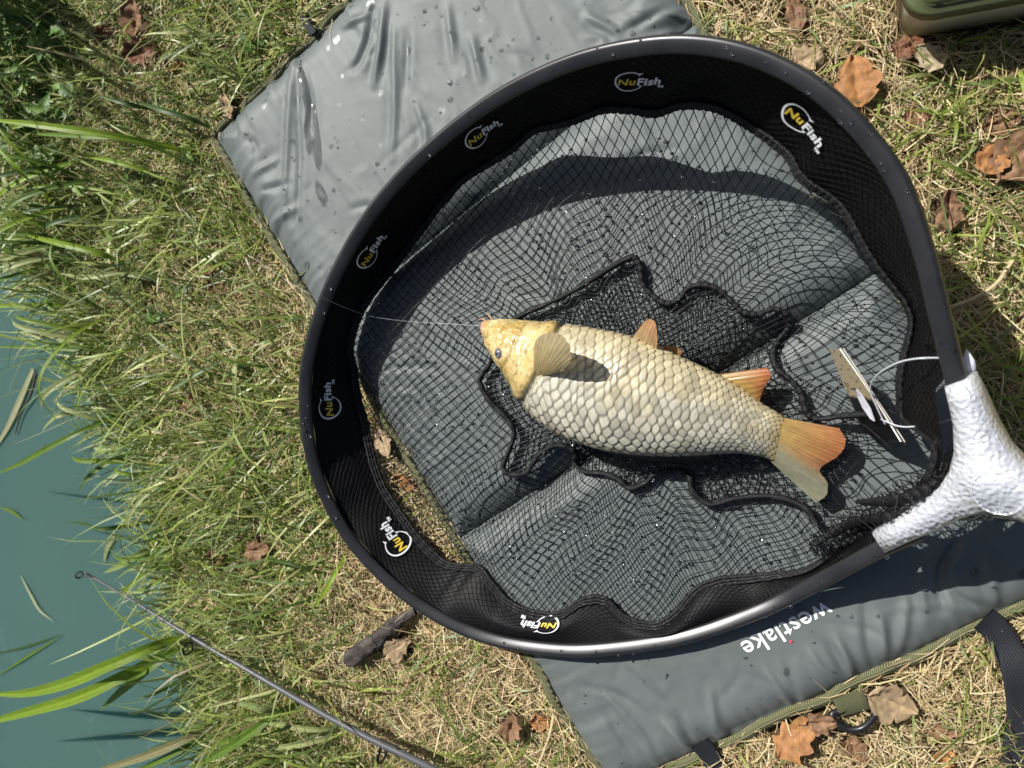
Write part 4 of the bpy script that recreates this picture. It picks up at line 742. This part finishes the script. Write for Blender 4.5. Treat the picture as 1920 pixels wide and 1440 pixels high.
def grass_obj(name, N, keep, Lf, wf, e0f, e1f, azf, pal, k, mat_, label, tipmix=None, zf=.0, curl=.5, area=(X0, X1, Y0, Y1)):
    x, y = scatter(N, *area, keep); n = len(x); c_ = pal[RNG.integers(0, len(pal), n)]*RNG.uniform(.7, 1.25, n)[:, None]
    c1 = c_*1.0 if tipmix is None else c_*(1-tipmix[1])+np.array(tipmix[0])*tipmix[1]
    V, q, cl = blades(n, x, y, ground_z(x, y)+RNG.uniform(0, zf+1e-4, n), azf(x, y, n), Lf(x, y, n), wf(n), e0f(n), e1f(n), RNG.normal(0, curl, n), k, c_, c1)
    Vb = V.reshape(n, 2*(k+1), 3); zt_ = Vb[..., 2]; ok = np.ones(n, bool); lim = RNG.random(n)
    s_, t_ = st(Vb[..., 0], Vb[..., 1]); deep = np.minimum(np.minimum(s_-S0, S1-s_), np.minimum(t_-T0, T1-t_)).max(1); ok &= ~((deep > .006) & (lim < .985))
    ok &= ~(inpoly(Vb[..., 0], Vb[..., 1], HPOLY) & (zt_ > .016)).any(1); ok &= ~inbox(Vb[..., 0], Vb[..., 1]).any(1)
    for d_q in DL:
        p_ = at(d_q[0], d_q[1], .016); dd = np.hypot(Vb[..., 0]-p_[0], Vb[..., 1]-p_[1]).min(1); ok &= ~((dd < d_q[2]*.36) & (lim < (.45 if d_q[6] is sml else .90)))
    for P_, r_ in KEEP: ok &= ~((np.hypot(Vb[:, :, None, 0]-P_[None, None, :, 0], Vb[:, :, None, 1]-P_[None, None, :, 1]).min((1, 2)) < r_) & (zt_.max(1) > .014) & (lim < .9))
    q = q.reshape(n, k, 4)[ok]; V = V.reshape(n, -1, 3)[ok].reshape(-1, 3); cl = cl.reshape(n, -1, 3)[ok].reshape(-1, 3); q = (np.arange(len(q))[:, None, None]*(2*(k+1))+(q-q[:, :1, :1])).reshape(-1, 4)
    m_ = MB(); m_.add(V, q, None, cl); o = m_.build(name, mat_); tag(o, label, 'grass', kind='stuff'); return o
HPOLY = (hc+RO*.009)[::3]; KEEP = [(atl([(655, 1240), (690, 1215), (720, 1190), (750, 1165), (775, 1148)], .02), .008), (ringp[::4], .006), (RP[20:100:2], .003)]
uni = lambda x, y, n: RNG.uniform(0, 6.283, n)
grass_obj('dry_grass', 300000, lambda x, y: clear(x, y)*(1-.62*green(x, y)), lambda x, y, n: RNG.gamma(3.2, .0075, n)+.008, lambda n: RNG.uniform(.0006, .0015, n), lambda n: RNG.normal(.12, .28, n), lambda n: RNG.normal(-.15, .35, n), uni, tan, 3, m_straw, 'matted dry straw-coloured grass covering the ground', zf=.012, curl=.7)
grass_obj('short_grass', 105000, lambda x, y: clear(x, y)*(.10+.9*green(x, y)), lambda x, y, n: RNG.gamma(4, .0078, n)+.010, lambda n: RNG.uniform(.0011, .0028, n), lambda n: RNG.normal(.75, .4, n), lambda n: RNG.normal(-.1, .5, n), lambda x, y, n: np.where(RNG.random(n) < .4, RNG.normal(3.1, .8, n), RNG.uniform(0, 6.283, n)), grn, 4, m_grass, 'short green grass blades growing through the dry turf', ((.30, .28, .10), .25), curl=.5)
grass_obj('bank_grass', 30000, lambda x, y: clear(x, y)*sm(.34, .02, x-xbank(y))*(.35+.65*fbm(x*9, y*9, 57)), lambda x, y, n: RNG.gamma(6, .0135, n)+.02, lambda n: RNG.uniform(.0012, .0032, n), lambda n: RNG.normal(.85, .35, n), lambda n: RNG.normal(-.35, .45, n), lambda x, y, n: RNG.normal(3.1, .75, n), np.vstack([grn, grn*1.2, tan[:1]]), 5, m_grass, 'longer green grass leaning out from the bank over the water', ((.34, .33, .12), .2), curl=.5)

grass_obj('tufted_grass', 26000, lambda x, y: clear(x, y)*np.clip(green(x, y)*.75-.12+.25*sm(-.30, -.55, x), 0, 1)*sm(.42, .62, fbm(x*13, y*13, 66)+.14), lambda x, y, n: RNG.gamma(6, .0105, n)+.015, lambda n: RNG.uniform(.0016, .0042, n), lambda n: RNG.normal(.7, .35, n), lambda n: RNG.normal(-.3, .4, n), lambda x, y, n: np.where(RNG.random(n) < .72, RNG.normal(3.25, .6, n), RNG.uniform(0, 6.283, n)), np.vstack([grn, grn*1.15, [[.40, .42, .16]]]), 5, m_grass, 'tufts of longer bright green grass between the mat and the bank', ((.36, .36, .12), .2), curl=.35)

grass_obj('surrounding_grass', 170000, lambda x, y: clear(x, y)*~((x > X0+.05) & (x < X1-.03) & (y > Y0+.03) & (y < Y1-.03))*sm(2.6, 1.2, np.hypot(x-.2, y)), lambda x, y, n: RNG.gamma(4, .010, n)+.014, lambda n: RNG.uniform(.0014, .0034, n), lambda n: RNG.normal(.4, .4, n), lambda n: RNG.normal(-.1, .4, n), uni, np.vstack([tan, tan*.9, grn]), 3, m_straw, 'dry mixed grass spreading away from the mat and box', curl=.5, area=(-1.6, 2.4, -2.4, 2.4))

# ------------------------------------------------------------------ broad reed blades at the water's edge
def blade_mesh(P, wmax, c0, c1, fold=.25, tip=True, both=False):
    P = resample(catmull(P, 60), .008); n = len(P); u = np.linspace(0, 1, n); wd = wmax*(np.where(u < .35, .65+u, 1-((u-.35)/.65)**2*.97) if tip else np.ones(n))*.5
    if both: wd = wmax*.5*np.sin(np.linspace(.15, math.pi-.05, n))
    T = np.gradient(P, axis=0); T /= np.linalg.norm(T, axis=1)[:, None]; S = np.cross(T, [0, 0, 1.]); S /= np.linalg.norm(S, axis=1)[:, None]+1e-9; N = np.cross(S, T)
    cr = np.array([-1, -.55, -.08, 0, .08, .55, 1.]); lift = np.abs(cr)*fold
    G = P[:, None]+S[:, None]*(cr[None, :, None]*wd[:, None, None])+N[:, None]*(lift[None, :, None]*wd[:, None, None])
    c0, c1 = np.array(c0), np.array(c1); Cc = c0+(c1-c0)*u[:, None, None]+np.zeros((n, 7, 3)); Cc = Cc*np.array([1, .92, 1.1, 1.45, 1.1, .92, 1.])[None, :, None]*(.85+.3*vnoise(u[:, None]*8, cr[None]*3, 4)[..., None])
    mb = MB(); mb.grid(G, C=np.clip(Cc, 0, 1)); return mb
BR = (.20, .30, .022); MD = (.12, .20, .025); DK = (.055, .105, .02); PL = (.34, .38, .15); BN = (.30, .23, .11)
REEDS = [('bright green reed with broad blades reaching out from the weedy bank', [([(352, 284, .02), (290, 270, .06), (180, 250, .10), (60, 233, .12), (-40, 222, .11)], 12, BR), ([(345, 300, .02), (250, 262, .07), (150, 255, .08), (40, 250, .05)], 9, MD), ([(392, 238, .02), (355, 222, .04), (300, 205, .05), (252, 190, .03)], 9, DK), ([(330, 345, .01), (265, 318, .04), (200, 300, .05), (150, 292, .03)], 8, BR)]),
 ('yellow-green reed with a folded blade dipping to the dark water', [([(118, 392, -.01), (80, 360, .05), (35, 318, .09), (-20, 260, .10)], 13, BR), ([(125, 400, -.01), (70, 388, .04), (0, 380, .04)], 9, MD)]),
 ('slender reed with a pale blade stretched across the grass', [([(250, 500, .02), (190, 476, .06), (110, 456, .07), (45, 440, .04)], 11, BR), ([(270, 505, .02), (215, 512, .04), (160, 520, .05), (110, 512, .03)], 9, PL)]),
 ('pair of flat green reed blades lying straight out over the pond', [([(150, 572, 0), (90, 572, .02), (20, 573, .02), (-50, 576, .01)], 10, BR), ([(215, 652, 0), (150, 655, .03), (70, 651, .03), (-30, 650, .02)], 9, MD), ([(180, 600, 0), (120, 590, .03), (60, 590, .03)], 6, MD)]),
 ('reed with a long curved blade sweeping down to the teal water', [([(222, 768, 0), (180, 745, .0), (130, 725, -.02), (72, 705, -.05)], 12, (.14, .17, .04)), ([(232, 768, 0), (160, 805, .05), (90, 840, .06), (40, 868, .03), (-10, 890, -.03)], 11, MD), ([(176, 772, .0), (130, 775, .03), (95, 790, .03), (78, 810, .01)], 10, PL)]),
 ('broad bright reed with two long blades arching over the open water', [([(365, 1193, .0), (300, 1208, .05), (210, 1245, .08), (120, 1282, .07), (40, 1300, .04), (-40, 1300, .01)], 22, BR), ([(330, 1215, .0), (250, 1258, .05), (150, 1305, .07), (60, 1332, .05), (-60, 1365, .01)], 22, BR), ([(355, 1200, .0), (300, 1238, .03), (240, 1285, .03), (186, 1332, -.01)], 17, MD), ([(345, 1275, -.01), (305, 1293, .0), (258, 1310, -.03)], 8, MD)]),
 ('reed with brown-edged blades trailing into the bottom of the pond edge', [([(420, 1355, .0), (350, 1385, .03), (270, 1418, .04), (150, 1455, .03)], 16, (.26, .24, .11)), ([(400, 1375, .0), (340, 1405, .03), (270, 1440, .03), (200, 1470, .02)], 11, MD), ([(575, 1310, .01), (510, 1345, .05), (440, 1395, .06), (340, 1450, .04)], 15, MD), ([(530, 1345, .01), (480, 1360, .03), (420, 1390, .03), (352, 1415, .0)], 9, MD)]),
 ('pale flattened reed with yellowish blades in the dry grass', [([(640, 1362, .012), (590, 1368, .03), (520, 1358, .03), (470, 1350, .016)], 11, PL), ([(640, 1375, .012), (580, 1392, .03), (520, 1401, .03), (458, 1394, .016)], 11, PL), ([(532, 1337, .012), (490, 1328, .04), (430, 1313, .03)], 14, (.22, .28, .10))]),
 ('low green sedge with a cut pale leaf by the rod tip', [([(300, 1022, .0), (260, 1040, .02), (225, 1060, .02), (193, 1075, -.01)], 13, (.24, .32, .10)), ([(262, 995, -.02), (210, 990, -.01), (160, 982, -.03), (118, 978, -.06)], 9, DK), ([(340, 1112, .0), (280, 1110, .01), (182, 1109, -.01)], 5, PL)]),
 ('green sedge with long thin blades in the trampled grass', [([(300, 210, .01), (240, 195, .05), (180, 178, .05)], 8, DK), ([(485, 1047, .012), (540, 1055, .04), (615, 1075, .02)], 7, DK), ([(650, 1040, .01), (620, 1090, .04), (590, 1140, .03)], 9, BR), ([(445, 665, .012), (440, 700, .03), (441, 757, .014)], 11, PL), ([(425, 672, .012), (370, 700, .04), (310, 740, .03)], 7, (.2, .27, .13)), ([(480, 835, .012), (440, 860, .04), (395, 915, .02)], 9, MD), ([(310, 530, .012), (260, 516, .03), (222, 516, .03)], 11, (.25, .31, .14))])]
for lab, bl in REEDS:
    p_ = at(bl[0][0][0][0], bl[0][0][0][1], 0); p_[2] = float(ground_z(p_[0], p_[1])); o = empty('reed_plant', tuple(p_)); tag(o, lab, 'reed', 'reeds and sedges along the bank')
    for pts, wpx, c_ in bl:
        P = np.array([at(q[0], q[1], q[2]) for q in pts]); wm = wpx/F*.85; P[0, 2] = float(ground_z(P[0, 0], P[0, 1]))-.004 if P[0, 2] < .005 else P[0, 2]
        kid(blade_mesh(P, wm*1.15, np.array(c_)*.9, np.array(c_)*1.1).build('blade', m_leaf), o)
# tall sedge clump just outside the upper left corner: shades the bank there
def clump(cx, cy, n, h, spread, lab, seed):
    r = np.random.default_rng(seed); o = empty('sedge_clump', (cx, cy, float(ground_z(cx, cy)))); tag(o, lab, 'reed', 'reeds and sedges along the bank')
    for i in range(n):
        a_ = r.uniform(0, 6.283); l = h*r.uniform(.6, 1.15); q = r.uniform(.1, spread); x_ = cx+r.normal(0, .05); y_ = cy+r.normal(0, .06); z_ = float(ground_z(x_, y_))
        P = [(x_, y_, z_), (x_+math.cos(a_)*q*.25, y_+math.sin(a_)*q*.25, z_+l*.45), (x_+math.cos(a_)*q*.6, y_+math.sin(a_)*q*.6, z_+l*.85), (x_+math.cos(a_)*q, y_+math.sin(a_)*q, z_+l*(.95-.5*q))]
        c_ = np.array([BR, MD, DK][i % 3]); kid(blade_mesh(np.array(P), r.uniform(.008, .014), c_*.8, c_).build('blade', m_leaf), o)
c_ = at(-40, 60, 0); clump(c_[0]-.07, c_[1]+.17, 65, .46, .30, 'tall dense sedge clump on the bank past the nettles', 1)
clump(c_[0]-.13, c_[1]+.02, 40, .36, .22, 'dark sedge clump at the shaded water edge beside the nettles', 2)

def lean_sedge(px, py, n, L, lab, seed, pal):
    r = np.random.default_rng(seed); c0 = at(px, py, 0); o = empty('sedge_clump', (c0[0], c0[1], float(ground_z(c0[0], c0[1])))); tag(o, lab, 'reed', 'reeds and sedges along the bank')
    for i in range(n):
        a_ = r.normal(3.2, .55); l = L*r.uniform(.55, 1.2); x_ = c0[0]+r.normal(0, .022); y_ = c0[1]+r.normal(0, .03); z_ = float(ground_z(x_, y_)); dx, dy = math.cos(a_), math.sin(a_); k = r.uniform(.25, .55); bd = r.normal(0, .12)
        P = [(x_, y_, z_-.004), (x_+dx*l*.3, y_+dy*l*.3, z_+l*k*.7), (x_+dx*l*.65-dy*bd*l*.4, y_+dy*l*.65+dx*bd*l*.4, z_+l*k), (x_+dx*l-dy*bd*l, y_+dy*l+dx*bd*l, max(WATER_Z+.002, z_+l*k*.55))]
        c_ = np.array(pal[i % len(pal)])*r.uniform(.8, 1.25); kid(blade_mesh(np.array(P), r.uniform(.0035, .0085), c_*.85, c_).build('blade', m_leaf), o)
lean_sedge(175, 330, 12, .17, 'sedge of narrow blades leaning out beside the nettles', 11, [BR, MD, DK]); lean_sedge(150, 470, 14, .17, 'spreading sedge with many thin blades over the dark bank edge', 12, [MD, BR, PL]); lean_sedge(205, 640, 12, .14, 'sedge with loose pale blades above the pond edge', 13, [BR, PL, MD])
lean_sedge(270, 850, 9, .12, 'small sedge of fine blades dipping to the teal water', 14, [MD, PL, BR]); lean_sedge(345, 1010, 8, .11, 'short sedge near the rod tip with blades over the water', 15, [MD, BR]); lean_sedge(120, 120, 12, .18, 'dark sedge growing up through the nettles', 16, [DK, MD])

# ------------------------------------------------------------------ nettles and weeds
def toothed(L, wd, c, cup=.25, teeth=7, seed=0):
    r = np.random.default_rng(seed); n = 2*teeth+3; u = np.linspace(0, 1, n); prof = np.sin(np.clip(u, 0, 1)**.62*math.pi)**.85*(1-.25*u); tooth = np.where(np.arange(n) % 2 == 0, .78, 1.08); hw_ = wd*.5*prof*tooth; hw_[0] = .0004; hw_[-1] = .0002
    x = u*L; v = np.array([-1, -.5, 0, .5, 1.]); shift = np.where(np.arange(n) % 2 == 1, -.03*L, 0)
    X_ = x[:, None]+shift[:, None]*np.abs(v)[None]; Y_ = hw_[:, None]*v[None]; Z_ = cup*np.abs(Y_)-.35*(x[:, None]**2)/L+.0006*np.sin(u*25)[:, None]*np.abs(v)[None]
    Cc = np.array(c)*(np.array([1., .9, 1.3, .9, 1.])[None, :, None]*(.85+.3*r.random((n, 1, 1)))); mb = MB(); mb.grid(np.stack([X_, Y_, Z_], -1), C=np.clip(Cc+np.zeros((n, 5, 3)), 0, 1)); return mb
NC = [(.10, .20, .035), (.15, .26, .05), (.12, .20, .07), (.20, .30, .06)]
LM = []
for k in range(8):
    m_ = toothed(.024, .017, NC[k % 4], .3, 7, k).mesh('leaf'); m_.materials.append(m_leaf); LM.append(m_)
SM_ = []
def weed(px, py, h, nl, lab, name='nettle_plant', big=1.):
    p_ = at(px, py, .01); z_ = float(ground_z(p_[0], p_[1])); o = empty(name, (p_[0], p_[1], z_)); tag(o, lab, 'weed', 'weeds in the bank grass')
    mb = MB(); tipx = RNG.normal(-.01, .012); tipy = RNG.normal(0, .012); S = catmull([(p_[0], p_[1], z_-.004), (p_[0]+tipx*.4, p_[1]+tipy*.4, z_+h*.5), (p_[0]+tipx, p_[1]+tipy, z_+h)], 12); mb.tube(S, np.linspace(.0013, .0006, 12), 5, C=(.12, .18, .05)); kid(mb.build('stem', m_leaf), o)
    a0 = RNG.uniform(0, 3)
    for i in range(nl):
        f_ = .25+.75*(i//2)/max(1, (nl-1)//2); q = S[int(f_*11)]; a_ = a0+(i % 2)*math.pi+(i//2)*math.pi/2+RNG.normal(0, .25)
        lf = bpy.data.objects.new('leaf', LM[RNG.integers(0, 8)]); col.objects.link(lf); lf.location = q; lf.rotation_euler = (RNG.normal(0, .25), RNG.normal(-.15, .25), a_); s_ = RNG.uniform(.75, 1.25)*(1.25-.5*f_)*big; lf.scale = (s_, s_, s_); kid(lf, o)
WD = [(32, 38, .07, 8), (95, 30, .06, 8), (60, 95, .07, 10), (112, 125, .05, 8), (88, 170, .06, 10), (40, 190, .08, 10), (125, 215, .05, 8), (70, 245, .06, 10), (150, 180, .04, 6), (55, 300, .07, 10), (110, 290, .05, 8), (135, 60, .05, 8), (20, 130, .08, 10), (490, 82, .03, 6), (280, 330, .03, 6), (350, 290, .025, 6), (300, 895, .035, 6), (345, 1170, .02, 4), (375, 985, .03, 6), (300, 600, .03, 6), (430, 1000, .02, 4), (250, 420, .03, 6), (385, 560, .02, 4), (200, 380, .04, 6), (640, 640, .0, 0)]
for i, (px, py, h, nl) in enumerate(WD):
    if nl == 0: continue
    lab = ('young nettle with jagged leaves beside the dark sedge clump' if px < 70 else 'young nettle with jagged leaves between the sedge clump and the mat') if i < 13 else ('small jagged-leaved weed sprouting beside the mat corner' if i == 13 else 'low broad-leaved weed sprouting in the bank grass')
    weed(px, py, h, nl, lab, 'nettle_plant' if i < 13 else 'broadleaf_weed', 1.15 if i < 13 else .8)

# ------------------------------------------------------------------ fallen leaves, stick, things on the water
def dead_leaf(px, py, L, wd, az, c, label, group=None, curl=.35, z=.016, seed=0):
    r = np.random.default_rng(seed+int(px)); n, m_ = 27, 13; u = np.linspace(0, 1, n); v = np.linspace(-1, 1, m_)
    prof = np.sin(u**.75*math.pi)**.7*(1+.16*np.sin(u*20+r.uniform(0, 6))+.06*np.sin(u*41+r.uniform(0, 6))+.10*(vnoise(u*14, u*0, seed+9)-.5)); prof[0] = .05; prof[-1] = .02
    X_ = (u*L)[:, None]+.06*L*np.abs(v)[None]*np.sin(u*16)[:, None]*.6; Y_ = (wd*.5*prof)[:, None]*v[None]
    Z_ = curl*L*(.5*(u-.45)**2)[:, None]*r.uniform(.3, 1.6)+curl*np.abs(Y_)*r.uniform(.1, .9)+.0075*(fbm(u[:, None]*4+seed, v[None]*2.2, seed)-.47)+.0007*np.cos(v*14+u[:, None]*6)-.0012*np.exp(-(v/.07)**2)[None]
    vein = np.exp(-(v/.10)**2)[None]*.5+.25*np.exp(-((np.abs(v)[None]*.9+u[:, None]*5) % 1-.5)**2/.01)
    Cc = np.array(c)[None, None]*(.72+.55*fbm(u[:, None]*4+seed*3, v[None]*2.5, seed+2)+.10*vein)[..., None]; top = np.stack([X_-L/2, Y_, Z_], -1)
    mb = MB(); mb.grid(top, C=np.clip(Cc, 0, 1)); mb.grid((top-np.array([0, 0, .0003]))[::-1], C=np.clip(Cc[::-1], 0, 1)); mb.tube(np.array([(-L/2-.25*L, .002, .002), (-L/2-.1*L, 0, .0005), (-L/2, 0, Z_[0].mean())]), .0006, 4, C=np.array(c)*.7)
    o = mb.build('fallen_leaf', m_dead); p_ = at(px, py, z); zz = float(ground_z(p_[0], p_[1])) if not inside_mat(p_[0], p_[1]) else .03
    o.location = (p_[0], p_[1], max(zz, 0)+z*1.15); o.rotation_euler = (r.normal(0, .18), r.normal(0, .18), az); tag(o, label, 'leaf', group or 'fallen leaves'); return o
def small_label(px, py):
    if px > 1700 and py < 600: return 'small brown leaf half buried in dry turf outside the net rim'
    if px > 1500: return 'small brown leaf half buried in straw by the black ring and strap'
    if px > 900: return 'small orange leaf half buried in dry grass along the mat edge'
    if py < 300: return 'small brown leaf half buried in the grass near the nettles'
    if py > 1250: return 'small tan leaf half buried under the fishing rod'
    return 'small leaf under the net rim beside the mat edge' if px > 650 else 'small brown leaf half buried in the green bank grass'
for i, d_q in enumerate(DL): dead_leaf(d_q[0], d_q[1], d_q[2], d_q[3], d_q[4], d_q[5], small_label(d_q[0], d_q[1]) if d_q[6] is sml else d_q[6], 'fallen leaves', d_q[7], .009 if d_q[6] is sml else .016, i)
# rotten stick
q = catmull([at(650, 1243, .018), at(685, 1218, .022), at(715, 1192, .022), at(745, 1168, .020), at(778, 1145, .016)], 40); u = np.linspace(0, 1, 40); mb = MB()
a = np.linspace(0, 2*math.pi, 18, endpoint=False); Tt = np.gradient(q, axis=0); Tt /= np.linalg.norm(Tt, axis=1)[:, None]; S = np.cross(Tt, [0, 0, 1.]); N = np.cross(S, Tt); rr_ = (.0105*np.interp(u, [0, .08, .4, .7, 1], [.5, 1.0, .95, .75, .45]))[:, None]*(1+.55*(vnoise(u[:, None]*9, a[None]*2.2, 6)-.5)+.25*(vnoise(u[:, None]*40, a[None]*4, 7)-.5))
mb.grid(q[:, None]+S[:, None]*(np.cos(a)[None, :]*rr_)[..., None]+N[:, None]*(np.sin(a)[None, :]*rr_*.7)[..., None], False, True)
o = mb.build('rotten_stick', simple('rotten_wood', (.055, .045, .04), .7, .35, 0, 90, .6, 260, .9, .002)); place(o, q[20]*np.array([1, 1, 0])); tag(o, 'short dark rotten stick lying in the grass below the net rim', 'stick')
# straw stem near the strap, pale stalks
for pts, lab in (([(1905, 480, .02), (1870, 530, .03), (1825, 560, .03), (1775, 578, .016)], 'thick pale straw stalk arching over the turf beside the net rim'), ([(1850, 1390, .014), (1835, 1415, .018), (1815, 1450, .014)], 'broad dry straw stalk on the turf by the black strap'), ([(1040, 1330, .012), (1030, 1380, .02), (1008, 1440, .012)], 'straight pale grass stalk lying beside the mat edge')):
    P = catmull([at(*k) for k in pts], 30); mb = MB(); mb.tube(P, .0016, 6, flat=.6, C=(.58, .47, .28)); o = mb.build('straw_stalk', m_straw); place(o, P[15]); tag(o, lab, 'straw')
# on the water
def floating(pts, wpx, c, name, lab, both=True, z=WATER_Z+.0025):
    P = np.array([at(x_, y_, z+(q[0] if q else 0)) for x_, y_, *q in pts]); mb = blade_mesh(P, wpx/F*.9, np.array(c), np.array(c)*1.05, .12, True, both); o = mb.build(name, m_leaf); place(o, P[len(P)//2]); tag(o, lab, 'reed', 'plants lying on the water'); return o
floating([(62, 692), (40, 745), (15, 800), (-15, 850)], 17, (.36, .36, .20), 'drifting_reed', 'thick pale cut reed stem floating beside the bank', False)
floating([(38, 1078), (60, 1120), (75, 1145), (102, 1166)], 9, (.36, .40, .24), 'drifting_reed', 'pale narrow leaf blade floating by itself on open water')
floating([(-20, 1228), (50, 1212), (118, 1188)], 5, DK, 'drifting_reed', 'dark thin grass blade lying flat on open water')
floating([(-10, 1270), (50, 1232), (118, 1190)], 6, MD, 'drifting_reed', 'green thin grass blade lying flat on open water')
floating([(195, 1055), (200, 1030), (215, 1003), (212, 992)], 13, (.26, .28, .13), 'seed_pod', 'olive pod-like leaf floating off the grassy bank near the rod tip')
floating([(0, 952), (20, 958), (45, 975)], 10, MD, 'drifting_reed', 'short green leaf tip floating on the teal water')
P = catmull([at(68, 700, WATER_Z+.004), at(58, 740, WATER_Z+.006), at(40, 775, WATER_Z+.004), at(28, 815, WATER_Z+.003)], 30); mb = MB(); mb.tube(P, np.linspace(.0022, .0008, 30), 6); o = mb.build('twig', simple('wet_twig', (.06, .04, .025), .5, .5, 0, 120, .4)); place(o, P[15]); tag(o, 'thin wet brown twig lying on the pale floating reed stem', 'twig')
